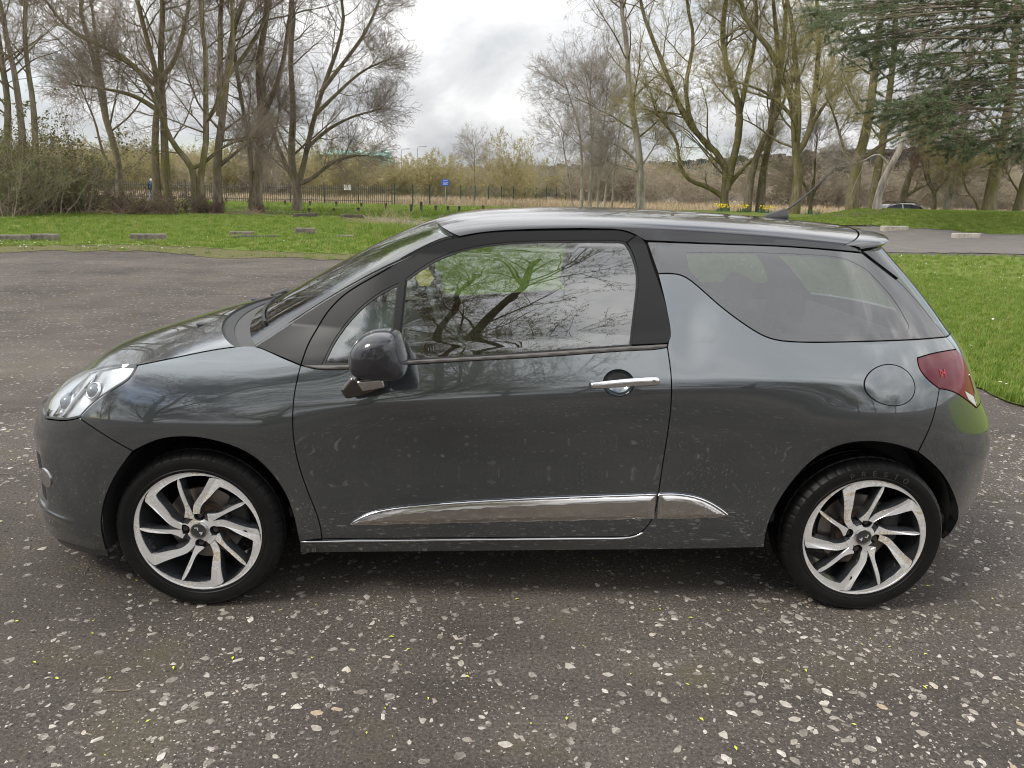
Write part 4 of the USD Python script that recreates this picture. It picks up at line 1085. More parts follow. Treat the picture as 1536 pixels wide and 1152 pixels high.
# ------------------------------------------------------------------ scattered small things
def instancer(path, protos, pos, yaw, scale, idx, tilt=None):
    pi = UsdGeom.PointInstancer.Define(stage, path)
    rel = pi.CreatePrototypesRel()
    for k, (m, material) in enumerate(protos):
        pth = path + '/kinds/kind_%d' % k
        if k == 0:
            UsdGeom.Scope.Define(stage, path + '/kinds')
        vv, ff, nn = m if isinstance(m, tuple) and len(m) == 3 else meshkit.arrays(m)
        define(pth, vv, ff, nn, material); rel.AddTarget(pth)
    n_ = len(pos)
    pi.CreatePositionsAttr(Vt.Vec3fArray.FromNumpy(np.asarray(pos, np.float32)))
    q = np.zeros((n_, 4), np.float32)                                # x, y, z, w order for GfQuath arrays below
    h = np.asarray(yaw) / 2
    if tilt is None:
        tilt = np.zeros(n_)
    ct, st = np.cos(np.asarray(tilt) / 2), np.sin(np.asarray(tilt) / 2)
    # yaw about z, then a tilt about the local x axis
    quats = [Gf.Quath(float(math.cos(a) * c_), float(math.cos(a) * s_), float(math.sin(a) * s_), float(math.sin(a) * c_)) for a, c_, s_ in zip(h, ct, st)]
    pi.CreateOrientationsAttr(Vt.QuathArray(quats))
    sc = np.asarray(scale, np.float32)
    if sc.ndim == 1:
        sc = np.repeat(sc[:, None], 3, 1)
    pi.CreateScalesAttr(Vt.Vec3fArray.FromNumpy(np.ascontiguousarray(sc)))
    pi.CreateProtoIndicesAttr(Vt.IntArray.FromNumpy(np.asarray(idx, np.int32)))
    return tag(pi.GetPrim(), kind='stuff')


def in_frame(P, margin=40):
    d = (P - CAM) @ FWD
    q = proj(P)
    return (d > 0.2) & (q[:, 0] > -margin) & (q[:, 0] < 1536 + margin) & (q[:, 1] > -margin) & (q[:, 1] < 1152 + margin)


def rnd_in(pg, n, rng, near_bias=None):
    x0, y0, x1, y1 = pg.bounds
    p = rng.uniform((x0, y0), (x1, y1), (n, 2))
    return p[shapely.contains_xy(pg, p[:, 0], p[:, 1])]


def pebble(seed):
    r = np.random.default_rng(seed)
    pts = r.normal(size=(13, 3)); pts /= np.linalg.norm(pts, axis=1, keepdims=True)
    pts *= r.uniform(0.75, 1.1, (13, 1)) * [1.0, r.uniform(0.55, 0.85), 0.38]
    h = trimesh.convex.convex_hull(pts)
    return trimesh.Trimesh(h.vertices, h.faces, process=False)


M_PEB = mat('pale_stone', {'oi': ('object_info', {}), 'r': ('rgb_ramp', {'ramp': [(0.0, (0.16, 0.14, 0.12)), (0.40, (0.28, 0.25, 0.215)), (0.75, (0.38, 0.345, 0.30)), (0.96, (0.50, 0.465, 0.415)), (1.0, (0.34, 0.26, 0.17))]}),
    'tc': ('texture_coordinate', {}), 'n': ('noise_texture', {'scale': 2.5, 'detail': 4.0}), 'mr': ('map_range', {'from_min': 0.3, 'from_max': 0.7, 'to_min': 0.72, 'to_max': 1.15}), 'ml': ('vector_math', {'math_type': 'scale'}), 'p': ('principled_bsdf', {'roughness': 0.85})},
    [('oi.random', 'r.fac'), ('tc.object', 'n.vector'), ('n.fac', 'mr.value'), ('r.color', 'ml.vector1'), ('mr.result', 'ml.scale'), ('ml.vector', 'p.base_color')])
rng = np.random.default_rng(11)
P = np.vstack([rng.uniform((-3.6, -2.6), (3.8, 1.5), (90000, 2)), rng.uniform((-14, -1.5), (5, 13), (40000, 2))])
dens = meshkit.fbm(np.c_[P * 0.9, np.zeros(len(P))], 3, 21)
P = P[rng.uniform(size=len(P)) < (smoothstep(0.36, 0.64, dens) * 0.9 + 0.04) * np.where((P[:, 1] > -0.75) & (np.abs(P[:, 0]) < 1.9), 0.4, 1.0)]
P3 = np.c_[P, np.zeros(len(P))]
ok = in_frame(P3) & ~shapely.contains_xy(island_pg.buffer(0.1), P[:, 0], P[:, 1]) & (np.hypot(P[:, 0], P[:, 1] + 3.45) > 0.5)
P = P[ok]
sz = np.minimum(0.0021 * (rng.pareto(1.75, len(P)) + 1.0), 0.021) * rng.uniform(0.8, 1.2, len(P))
far = np.hypot(P[:, 0], P[:, 1] + 3.4); keep = sz > 0.0011 * far
P, sz = P[keep], sz[keep]
instancer('/World/gravel_stones', [(pebble(k), M_PEB) for k in range(7)], np.c_[P, hgt(P[:, 0], P[:, 1]) + sz * -0.05], rng.uniform(0, 6.283, len(P)), np.c_[sz, sz, sz * rng.uniform(0.45, 0.8, len(P))], rng.integers(0, 7, len(P)))
# small dark grit and yellow catkin bits
P = rng.uniform((-3.6, -2.6), (3.8, 1.2), (9000, 2)); P = P[in_frame(np.c_[P, 0 * P[:, 0]])]
M_GRIT = plain('dark_grit', (0.035, 0.032, 0.03), 0.9)
instancer('/World/dark_grit', [(pebble(50 + k), M_GRIT) for k in range(3)], np.c_[P, hgt(P[:, 0], P[:, 1]) + 0.001], rng.uniform(0, 6.28, len(P)), rng.uniform(0.002, 0.006, len(P)), rng.integers(0, 3, len(P)))
P = rng.uniform((-3.6, -2.6), (3.8, 1.4), (430, 2)); P = P[in_frame(np.c_[P, 0 * P[:, 0]])]
leaf = trimesh.Trimesh([[-1, 0, 0], [0, -.45, .25], [1.1, 0, 0.1], [0, .5, .3], [0.1, 0, .1]], [[0, 1, 4], [1, 2, 4], [2, 3, 4], [3, 0, 4]], process=False)
instancer('/World/yellow_bud_scales', [(leaf, plain('yellow_bud_scale', (0.55, 0.58, 0.06), 0.7))], np.c_[P, hgt(P[:, 0], P[:, 1]) + 0.004], rng.uniform(0, 6.28, len(P)), rng.uniform(0.003, 0.010, len(P)), np.zeros(len(P), int))
P = rng.uniform((-3.4, -2.5), (3.8, 1.2), (46, 2)); P = P[in_frame(np.c_[P, 0 * P[:, 0]])]
twg = tube(spline([(-1, 0, 0), (-.3, .12, .05), (.4, -.06, .04), (1, .1, 0)], 7), [0.05, .05, .045, .04, .035, .03, .02], 5)
instancer('/World/fallen_twigs', [(twg, plain('dry_twig', (0.22, 0.17, 0.11), 0.8))], np.c_[P, hgt(P[:, 0], P[:, 1]) + 0.003], rng.uniform(0, 6.28, len(P)), rng.uniform(0.012, 0.05, len(P)), np.zeros(len(P), int))

# grass blades
M_BLADE = mat('grass_blade', {'oi': ('object_info', {}), 'r': ('rgb_ramp', {'ramp': [(0.0, (0.08, 0.145, 0.012)), (0.5, (0.145, 0.21, 0.026)), (0.85, (0.20, 0.255, 0.05)), (1.0, (0.25, 0.24, 0.09))]}),
    'p': ('principled_bsdf', {'roughness': 0.55, 'specular_ior_level': 0.3}), 't': ('translucent_bsdf', {}), 'm': ('mix_closure', {'fac': 0.32})},
    [('oi.random', 'r.fac'), ('r.color', 'p.base_color'), ('r.color', 't.color'), ('p.BSDF', 'm.closure1'), ('t.BSDF', 'm.closure2')], surface='m.closure')


def tuft(seed, n=16, spread=0.05, h=0.06, w=0.0035):
    r = np.random.default_rng(seed); V, F = [], []
    for k in range(n):
        a, q = r.uniform(0, 6.28), spread * math.sqrt(r.uniform()); b = r.uniform(0, 6.28)
        p0 = np.array([q * math.cos(a), q * math.sin(a), -0.005]); hh = h * r.uniform(0.5, 1.2); lean = r.uniform(0.1, 0.9) * hh
        d = np.array([math.cos(b), math.sin(b), 0]); s_ = np.array([-d[1], d[0], 0]) * w
        p1 = p0 + d * lean * 0.35 + [0, 0, hh * 0.62]; p2 = p0 + d * lean + [0, 0, hh]
        i = len(V); V += [p0 - s_, p0 + s_, p1 + s_ * .7, p1 - s_ * .7, p2]; F += [[i, i + 1, i + 2], [i, i + 2, i + 3], [i + 3, i + 2, i + 4]]
    return trimesh.Trimesh(V, F, process=False)


P = np.vstack([rnd_in(island_pg, 60000, rng) for _ in range(1)]); P = P[np.hypot(P[:, 0], P[:, 1]) < 30]
near = rng.uniform((3.6, 1.4), (9.0, 12), (26000, 2)); near = near[shapely.contains_xy(island_pg, near[:, 0], near[:, 1])]
P = np.vstack([P, near])
P3 = np.c_[P, hgt(P[:, 0], P[:, 1]) + 0.028]; P3 = P3[in_frame(P3)]
instancer('/World/island_grass', [(tuft(k), M_BLADE) for k in range(5)], P3, rng.uniform(0, 6.28, len(P3)), rng.uniform(0.5, 1.25, len(P3)), rng.integers(0, 5, len(P3)))
P = np.vstack([rnd_in(lawn_pg.intersection(sbox(-32, 12, 5, 32)), 26000, rng), rnd_in(mound_pg.intersection(sbox(8, 27, 50, 40)), 40000, rng)])
P3 = np.c_[P, hgt(P[:, 0], P[:, 1]) + 0.028]; P3 = P3[in_frame(P3)]
instancer('/World/lawn_grass', [(tuft(20 + k, 14, 0.10, 0.075, 0.007), M_BLADE) for k in range(5)], P3, rng.uniform(0, 6.28, len(P3)), rng.uniform(0.5, 1.3, len(P3)), rng.integers(0, 5, len(P3)))
P = rnd_in(moss_pg.difference(lawn_pg).intersection(sbox(-25, 11, 2, 36)), 9000, rng); P3 = np.c_[P, hgt(P[:, 0], P[:, 1]) + 0.012]; P3 = P3[in_frame(P3)]
instancer('/World/verge_grass', [(tuft(30 + k, 10, 0.09, 0.05, 0.006), M_BLADE) for k in range(4)], P3, rng.uniform(0, 6.28, len(P3)), rng.uniform(0.4, 1.2, len(P3)), rng.integers(0, 4, len(P3)))
M_DRY = plain('dry_grass', (0.34, 0.27, 0.17), 0.85)
P = np.vstack([rnd_in(straw_pg.intersection(sbox(-60, 62, 90, 100)), 16000, rng)]); P3 = np.c_[P, hgt(P[:, 0], P[:, 1])]; P3 = P3[in_frame(P3)]
instancer('/World/reed_grass', [(tuft(40 + k, 12, 0.3, 0.62, 0.016), M_DRY) for k in range(4)], P3, rng.uniform(0, 6.28, len(P3)), rng.uniform(0.6, 1.3, len(P3)), rng.integers(0, 4, len(P3)))
P = rnd_in(rough_pg.intersection(sbox(-40, 36, 10, 63)), 9000, rng); P3 = np.c_[P, hgt(P[:, 0], P[:, 1])]; P3 = P3[in_frame(P3)]
instancer('/World/rough_grass', [(tuft(45 + k, 12, 0.2, 0.16, 0.012), M_BLADE) for k in range(4)], P3, rng.uniform(0, 6.28, len(P3)), rng.uniform(0.6, 1.5, len(P3)), rng.integers(0, 4, len(P3)))
# daisies
dz = trimesh.util.concatenate([trimesh.creation.cylinder(1.0, 0.15, sections=8)])
P = np.vstack([rnd_in(island_pg.intersection(sbox(3.5, 1, 16, 17)), 330, rng), rnd_in(lawn_pg.intersection(sbox(-20, 14, -1, 28)), 260, rng), rnd_in(moss_pg.intersection(sbox(-13, 14, -7, 16)), 120, rng)])
P3 = np.c_[P, hgt(P[:, 0], P[:, 1]) + 0.075]; P3 = P3[in_frame(P3)]
instancer('/World/daisies', [(dz, plain('daisy_white', (0.8, 0.8, 0.78), 0.7))], P3, rng.uniform(0, 6.28, len(P3)), rng.uniform(0.007, 0.016, len(P3)), np.zeros(len(P3), int), rng.uniform(-.5, .5, len(P3)))

# ------------------------------------------------------------------ trees
def tubes(Pk, R, sides):
    """Many polylines at once: Pk (N, k, 3), R (N, k) -> (v, f, n)."""
    N, k, _ = Pk.shape
    T = np.gradient(Pk, axis=1); T /= np.linalg.norm(T, axis=2, keepdims=True) + 1e-12
    A = np.cross(T[:, :1], np.where(np.abs(T[:, :1, 2:]) < 0.9, [0, 0, 1.0], [1.0, 0, 0])); A = np.repeat(A, k, 1)
    A = A - T * (A * T).sum(2, keepdims=True); A /= np.linalg.norm(A, axis=2, keepdims=True) + 1e-12
    B = np.cross(T, A); th = np.arange(sides) * 2 * np.pi / sides
    D = np.cos(th)[:, None] * A[:, :, None] + np.sin(th)[:, None] * B[:, :, None]
    V = Pk[:, :, None] + R[:, :, None, None] * D
    i, j, s_ = np.meshgrid(np.arange(N), np.arange(k - 1), np.arange(sides), indexing='ij')
    b = (i * k + j) * sides
    a0, a1, b0_, b1 = b + s_, b + (s_ + 1) % sides, b + sides + s_, b + sides + (s_ + 1) % sides
    F = np.vstack([np.stack([a0, a1, b1], -1).reshape(-1, 3), np.stack([a0, b1, b0_], -1).reshape(-1, 3)])
    return V.reshape(-1, 3), F, D.reshape(-1, 3)


def walk(p, d, L, k, wob, trop, rng):
    """N wandering polylines of k points."""
    out = [p]; d = d.copy()
    for _ in range(k - 1):
        d = d + rng.normal(0, wob, d.shape); d[:, 2] += trop
        d /= np.linalg.norm(d, axis=1, keepdims=True) + 1e-12
        p = p + d * (L / (k - 1))[:, None]; out.append(p)
    return np.stack(out, 1)


def children(Pk, R, L, n, t0, ang, ratio, k, wob, trop, rmul, rmin, rng, taper=0.25, lmax=9.0):
    N, kk, _ = Pk.shape
    idx = np.repeat(np.arange(N), n)
    t = t0 + (1 - t0) * rng.uniform(0, 1, len(idx)) ** 0.85
    a = t * (kk - 1); i = np.minimum(a.astype(int), kk - 2); w = (a - i)[:, None]
    p = Pk[idx, i] * (1 - w) + Pk[idx, i + 1] * w
    d = Pk[idx, i + 1] - Pk[idx, i]; d /= np.linalg.norm(d, axis=1, keepdims=True) + 1e-12
    r = R[idx, i] * (1 - w[:, 0]) + R[idx, i + 1] * w[:, 0]
    u = rng.normal(size=d.shape); u -= d * (u * d).sum(1, keepdims=True); u /= np.linalg.norm(u, axis=1, keepdims=True) + 1e-12
    an = np.radians(rng.uniform(ang[0], ang[1], len(idx)))[:, None]
    c = d * np.cos(an) + u * np.sin(an)
    ln = np.minimum(L[idx] * ratio * rng.uniform(0.55, 1.15, len(idx)) * (1.15 - 0.6 * t), lmax)
    pk = walk(p, c, ln, k, wob, trop, rng)
    r0 = np.maximum(np.minimum(r * rmul, ln * 0.022 + rmin), rmin)
    return pk, r0[:, None] * np.linspace(1, taper, k)[None], ln


def bark(name, lo, mid, hi, scale=5.0, moss=0.0):
    return mat(name, {'tc': ('texture_coordinate', {}), 'mp': ('mapping', {'scale': (1, 1, 0.25)}), 'n': ('noise_texture', {'scale': scale, 'detail': 7.0, 'roughness': 0.7}), 'n2': ('noise_texture', {'scale': 1.1, 'detail': 4.0}),
        'r': ('rgb_ramp', {'ramp': [(0.3, lo), (0.5, mid), (0.7, hi)]}), 'g': ('map_range', {'from_min': 0.45, 'from_max': 0.62, 'to_min': 0.0, 'to_max': moss, 'clamp': True}), 'mx': ('mix_color', {'b': (0.12, 0.115, 0.035)}),
        'b': ('bump', {'strength': 0.8, 'distance': 0.04}), 'p': ('principled_bsdf', {'roughness': 0.9, 'specular_ior_level': 0.2})},
        [('tc.object', 'mp.vector'), ('mp.vector', 'n.vector'), ('tc.object', 'n2.vector'), ('n.fac', 'r.fac'), ('n2.fac', 'g.value'), ('g.result', 'mx.fac'), ('r.color', 'mx.a'), ('mx.result', 'p.base_color'), ('n.fac', 'b.height'), ('b.normal', 'p.normal')])


M_BARK = bark('grey_brown_bark', (0.08, 0.066, 0.048), (0.165, 0.138, 0.102), (0.26, 0.22, 0.17), moss=0.45)
M_BARKG = bark('mossy_bark', (0.07, 0.058, 0.036), (0.15, 0.128, 0.076), (0.235, 0.20, 0.13), moss=0.7)
M_BIRCH = bark('pale_birch_bark', (0.07, 0.06, 0.05), (0.30, 0.27, 0.23), (0.46, 0.43, 0.39), 3.0, moss=0.1)
M_TWIG = plain('brown_twig', (0.20, 0.160, 0.118), 0.85)
M_TWIGO = plain('olive_twig', (0.28, 0.24, 0.12), 0.85)
M_TWIGR = plain('reddish_twig', (0.13, 0.06, 0.055), 0.85)
M_TWIGP = plain('pale_grey_twig', (0.27, 0.235, 0.195), 0.85)
M_BUD = mat('spring_bud', {'p': ('principled_bsdf', {'base_color': (0.26, 0.25, 0.035), 'roughness': 0.7}), 't': ('translucent_bsdf', {'color': (0.26, 0.26, 0.04)}), 'm': ('mix_closure', {'fac': 0.35})}, [('p.BSDF', 'm.closure1'), ('t.BSDF', 'm.closure2')], surface='m.closure')

TREES = 0


def leafbits(pos, size, rng, asp=0.55):
    n_ = len(pos); d = rng.normal(size=(n_, 3)); d /= np.linalg.norm(d, axis=1, keepdims=True); e = rng.normal(size=(n_, 3)); e -= d * (e * d).sum(1, keepdims=True); e /= np.linalg.norm(e, axis=1, keepdims=True)
    s_ = (size * rng.uniform(0.6, 1.3, n_))[:, None]
    V = np.stack([pos - d * s_, pos + e * s_ * asp, pos + d * s_, pos - e * s_ * asp], 1).reshape(-1, 3)
    i = np.arange(n_) * 4
    return V, np.vstack([np.c_[i, i + 1, i + 2], np.c_[i, i + 2, i + 3]]), np.repeat(np.cross(e, d), 4, 0)


def bare_tree(label, y, stems, spread=1.0, dens=(10, 3, 4), seed=1, bark_m=None, twig_m=None, buds=0, name='bare_tree', cat='tree', group=None, top=None, base=None, trop=0.05, low=0.22):
    """A leafless tree standing at distance y; stems: [(pixel points up the stem, diameter in pixels at the foot)]; the first starts at the root."""
    rng = np.random.default_rng(seed)
    bx_, by_ = stems[0][0][0]
    base = at_y(bx_, by_, y); base[2] = hgt(base[0], base[1])
    sc = (y - CAM[1]) / CF * 1.02                                  # metres per photograph pixel at this distance
    t = thing(name, label, cat, base, group=group)
    SP, SR = [], []
    for k, (pts, w) in enumerate(stems):
        q = np.array([at_y(a, b, y) for a, b in pts]) - base
        if k == 0 or abs(pts[0][1] - by_) < 14:
            q[0, 2] = -0.15
        q[:, 1] += (rng.uniform(-1, 1) * 0.10 * np.arange(len(q)) ** 1.2 * sc * 30) * (0 if k == 0 else 1)
        last = q[-1] - q[-2]
        if pts[-1][1] < 60:                                        # runs on above the frame
            ext = (top or 3.0)
            for m in range(1, 4):
                q = np.vstack([q, q[-1] + (last / np.linalg.norm(last) * 0.75 + [rng.normal(0, .15), rng.normal(0, .15), 0.45]) * ext / 3])
        c_ = spline(q, 16); c_ += rng.normal(0, 0.008, c_.shape) * np.linspace(0, 1, 16)[:, None]
        r_ = 0.80 * w * sc / 2 * (1 - 0.72 * np.linspace(0, 1, 16) ** 0.9)
        if k == 0 or abs(pts[0][1] - by_) < 14:
            r_ = r_ * (1 + 0.35 * np.exp(-np.linspace(0, 1, 16) * 16))
        SP.append(c_); SR.append(r_)
    SP, SR = np.array(SP), np.array(SR)
    L0 = np.linalg.norm(np.diff(SP, axis=1), axis=2).sum(1)
    v_, f_, n_ = tubes(SP, SR, 12)
    v_ = v_ + n_ * (0.10 * np.repeat(SR.ravel(), 12) * (2 * meshkit.noise(v_ * 2.3, seed) - 1))[:, None]
    obj('trunk', (v_, f_, n_), bark_m or M_BARK, t)
    a = children(SP, SR, L0, dens[0] + 4, low, (32, 68), 0.44 * spread, 9, 0.12, trop, 0.34, 0.012, rng, 0.3)
    k_ = rng.uniform(size=len(a[2])) < np.repeat(np.clip(L0 / 9.0, 0.2, 1.0), len(a[2]) // len(L0)); a = (a[0][k_], a[1][k_], a[2][k_])
    b = children(a[0], a[1], a[2], 5, 0.2, (28, 62), 0.48, 6, 0.14, trop * 0.6, 0.60, 0.010, rng, 0.4)
    tip = children(SP[:, 8:], SR[:, 8:], L0 * 0.5, 5, 0.3, (15, 55), 0.5 * spread, 7, 0.12, trop, 0.5, 0.012, rng, 0.35)
    obj('branches', join([tubes(a[0], a[1], 6), tubes(b[0], b[1], 4), tubes(tip[0], tip[1], 5)]), bark_m if (bark_m is not None and bark_m != M_BIRCH) else M_BARK, t)
    pos, dr, sc_ = [], [], []
    for (pk, rr, ln), n, t0 in ((a, 3, 0.2), (b, 0, 0.2), (tip, 4, 0.2)):
        c_ = children(pk, rr, ln, max(n, 1), t0, (15, 60), 1.0, 2, 0.0, 0.0, 0.6, 0.006, rng)
        e = pk[:, -1]; ed = pk[:, -1] - pk[:, -2]
        if n == 0:
            k_ = rng.uniform(size=len(c_[0])) < 0.5; c_ = (c_[0][k_], c_[1][k_], c_[2][k_])
        pos += [c_[0][:, 0], e]; dr += [c_[0][:, 1] - c_[0][:, 0], ed]; sc_ += [rng.uniform(0.5, 0.95, len(c_[0])), rng.uniform(0.6, 1.0, len(e))]
    pos, dr, sc_ = np.vstack(pos), np.vstack(dr), np.concatenate(sc_)
    sprays(t, pos, dr, sc_, twig_m or 'brown', rng)
    return t


SPRAYS = {}
for _k, (_nm, _m, _b) in enumerate((('brown', M_TWIG, 0), ('olive', M_TWIGO, 46), ('grey', M_TWIGP, 0), ('red', M_TWIGR, 30))):
    SPRAYS[_nm] = []
    for _j in range(3):
        r_ = np.random.default_rng(300 + 7 * _k + _j); pth = '/World/%s_spray_kind_%d' % (_nm, _j); stage.CreateClassPrim(pth)
        ax = walk(np.zeros((1, 3)), np.array([[1.0, 0, 0]]), np.array([2.1]), 7, 0.10, 0.05, r_)
        rx = np.linspace(0.013, 0.006, 7)[None]
        p1 = children(ax, rx, np.array([2.1]), 8, 0.06, (25, 58), 0.50, 5, 0.16, 0.04, 0.75, 0.0062, r_, 0.6)
        p2 = children(p1[0], p1[1], p1[2], 5, 0.1, (28, 65), 0.50, 4, 0.18, 0.03, 0.85, 0.0052, r_, 0.7)
        define(pth + '/shoots', *join([tubes(ax, rx, 4), tubes(p1[0], p1[1], 3), tubes(p2[0], p2[1], 3)]), mat=_m)
        if _b:
            e = p2[0].reshape(-1, 3); e = e[r_.integers(0, len(e), _b)]
            define(pth + '/buds', *leafbits(e, 0.034, r_), mat=M_BUD)
        SPRAYS[_nm].append(pth)


def sprays(t, pos, dr, sc_, kind_, rng):
    pth = str(t.GetPath()) + '/twigs'
    pi = UsdGeom.PointInstancer.Define(stage, pth); rel = pi.CreatePrototypesRel()
    for j, src in enumerate(SPRAYS[kind_]):
        x = UsdGeom.Xform.Define(stage, pth + '/spray_%d' % j); x.GetPrim().GetReferences().AddInternalReference(src); rel.AddTarget(x.GetPath())
    d = dr / (np.linalg.norm(dr, axis=1, keepdims=True) + 1e-12); n_ = len(d)
    roll = rng.uniform(0, 2 * np.pi, n_)
    # shortest turn from +x to d, after a roll about x
    q = np.c_[1 + d[:, 0], np.zeros(n_), -d[:, 2], d[:, 1]]; q /= np.linalg.norm(q, axis=1, keepdims=True) + 1e-12
    c_, s_ = np.cos(roll / 2), np.sin(roll / 2); w, x_, y_, z_ = q.T
    Q = np.c_[w * c_ - x_ * s_, w * s_ + x_ * c_, y_ * c_ + z_ * s_, z_ * c_ - y_ * s_]
    pi.CreatePositionsAttr(Vt.Vec3fArray.FromNumpy(np.ascontiguousarray(pos.astype(np.float32))))
    pi.CreateOrientationsAttr(Vt.QuathArray([Gf.Quath(*map(float, k)) for k in Q]))
    pi.CreateScalesAttr(Vt.Vec3fArray.FromNumpy(np.repeat(sc_[:, None], 3, 1).astype(np.float32)))
    pi.CreateProtoIndicesAttr(Vt.IntArray.FromNumpy(rng.integers(0, 3, n_).astype(np.int32)))
    tag(pi.GetPrim(), kind='stuff')


# left-hand group
bare_tree('three slim stems rising from the green bush at the left edge', 29.0, [([(34, 325), (33, 198), (25, 132), (18, 92), (10, 59), (2, 10)], 13), ([(16, 325), (11, 198), (10, 150), (3, 110), (-8, 40)], 14), ([(54, 325), (51, 198), (43, 132), (33, 76), (30, 2)], 12)], 0.8, (11, 3, 4), 101, M_BARK)
bare_tree('slim leaning tree that forks, leftmost trunk with its foot in view', 41.0, [([(178, 304), (178, 251), (170, 214), (158, 175), (145, 109), (132, 59), (120, 0)], 13), ([(160, 180), (156, 140), (150, 99), (143, 49), (137, 0)], 8), ([(177, 255), (165, 246), (155, 230), (145, 191), (132, 155), (112, 110)], 6)], 0.8, (10, 3, 4), 102, M_BARK)
bare_tree('stout tree with twin dark trunks beside the walker', 35.5, [([(238, 320), (233, 247), (234, 181), (237, 132), (227, 82), (214, 33), (206, 0)], 14), ([(254, 320), (246, 231), (242, 165), (236, 99), (236, 33), (234, 0)], 15), ([(236, 165), (205, 146), (180, 138), (150, 132), (112, 128)], 9), ([(238, 130), (214, 112), (185, 86), (145, 66), (100, 40)], 10), ([(240, 120), (262, 90), (275, 50), (285, 0)], 9)], 0.75, (11, 3, 4), 103, M_BARKG)
bare_tree('low-forked tree whose left arm arches across the twin trunks', 33.0, [([(297, 326), (292, 285), (287, 251), (264, 221), (246, 185), (227, 138), (198, 99), (160, 80)], 14), ([(308, 325), (301, 274), (310, 224), (312, 148), (313, 82), (307, 0)], 13), ([(288, 252), (305, 244), (325, 226), (352, 212), (390, 204)], 8), ([(311, 180), (330, 150), (345, 110), (352, 60), (350, 0)], 8)], 0.75, (11, 3, 4), 104, M_BARKG)
bare_tree('straight double-stemmed tree just right of the low fork', 36.0, [([(328, 322), (326, 244), (333, 181), (340, 115), (346, 66), (366, 0)], 16), ([(329, 175), (330, 120), (331, 66), (333, 0)], 12), ([(330, 248), (345, 236), (362, 224), (392, 208)], 8), ([(340, 115), (360, 90), (385, 50), (402, 5)], 8)], 0.75, (11, 3, 4), 105, M_BARK)
bare_tree('tall tree with a knobbly grey trunk left of the round crown', 39.0, [([(385, 320), (389, 231), (392, 165), (388, 99), (396, 49), (402, 0)], 17), ([(376, 314), (377, 247), (369, 185), (358, 120), (350, 50)], 10), ([(391, 180), (410, 140), (425, 90), (432, 40), (436, 0)], 10), ([(389, 240), (402, 225), (415, 195), (422, 160)], 7)], 0.75, (11, 3, 4), 106, M_BARK)
bare_tree('short-trunked tree with a wide round crown left of the open sky', 42.5, [([(446, 319), (445, 280), (440, 260), (437, 225), (440, 165), (436, 75), (440, 10)], 16), ([(446, 278), (453, 255), (462, 210), (480, 140), (502, 75), (512, 20)], 11), ([(447, 276), (466, 268), (492, 248), (522, 235), (552, 232)], 9), ([(444, 276), (428, 245), (410, 200), (398, 150), (392, 90)], 9), ([(458, 225), (490, 196), (530, 175), (572, 163)], 8), ([(470, 175), (505, 140), (545, 105), (580, 88)], 8), ([(480, 140), (515, 95), (545, 55), (565, 15)], 8)], 0.62, (12, 3, 4), 107, M_BARK, low=0.15)
# right-hand group
bare_tree('clump of thin grey saplings left of the pale straight trunk', 55.0, [([(884, 309), (888, 215), (885, 150), (888, 95)], 7), ([(872, 309), (870, 200), (857, 150), (848, 120)], 6), ([(896, 309), (900, 240), (906, 180), (912, 120)], 5), ([(918, 309), (923, 250), (930, 200), (934, 170)], 4), ([(862, 309), (850, 250), (842, 200)], 4), ([(905, 309), (912, 260), (918, 220)], 4)], 0.9, (11, 3, 4), 108, M_BIRCH, 'grey', low=0.3)
bare_tree('slender tree with a pale straight trunk and side branches', 50.0, [([(961, 311), (960, 250), (953, 190), (943, 125), (940, 65), (932, 5)], 15), ([(958, 246), (940, 228), (918, 215), (885, 205)], 6), ([(960, 258), (925, 248), (900, 243)], 4), ([(962, 250), (978, 225), (990, 205)], 4)], 0.75, (16, 3, 4), 109, M_BIRCH, 'grey', low=0.25)
bare_tree('large spreading tree with yellow buds and a long low left limb', 48.0, [([(1088, 317), (1087, 285), (1088, 250), (1060, 215), (1030, 180), (1000, 110), (968, 30)], 14), ([(1084, 295), (1060, 280), (1038, 272), (1020, 250), (1013, 210), (990, 180), (975, 140)], 10), ([(1090, 285), (1098, 245), (1108, 175), (1090, 110), (1080, 50), (1084, 0)], 15), ([(1092, 280), (1112, 255), (1135, 232), (1160, 205)], 9), ([(1106, 190), (1120, 120), (1133, 50), (1132, 0)], 10), ([(1068, 225), (1040, 190), (1030, 120), (1040, 60), (1030, 0)], 10)], 0.62, (12, 3, 4), 110, M_BARKG, 'olive', 1800, low=0.15)
bare_tree('thin dark trunk between daffodil clumps', 47.0, [([(1120, 318), (1128, 260), (1143, 215), (1163, 175), (1168, 100), (1160, 0)], 13), ([(1150, 200), (1172, 160), (1185, 110), (1200, 60)], 7)], 0.7, (11, 3, 4), 111, M_BARK, 'olive', 500)
bare_tree('pinkish grey trunk behind the middle daffodils', 47.5, [([(1140, 318), (1146, 250), (1155, 205), (1160, 150), (1175, 80), (1180, 0)], 14)], 0.7, (14, 3, 4), 112, M_BARK, 'olive', 400)
bare_tree('big tree of three tall stems with yellow buds behind the aerial', 44.0, [([(1190, 324), (1197, 260), (1193, 215), (1190, 165), (1178, 125), (1148, 65), (1120, 30)], 17), ([(1194, 220), (1198, 175), (1194, 100), (1188, 30), (1182, 0)], 12), ([(1196, 230), (1212, 200), (1222, 125), (1225, 50), (1220, 0)], 12), ([(1192, 180), (1165, 150), (1130, 130), (1095, 120)], 8), ([(1212, 200), (1235, 160), (1262, 130), (1285, 110)], 8)], 0.65, (13, 3, 4), 113, M_BARKG, 'olive', 1800, low=0.15)
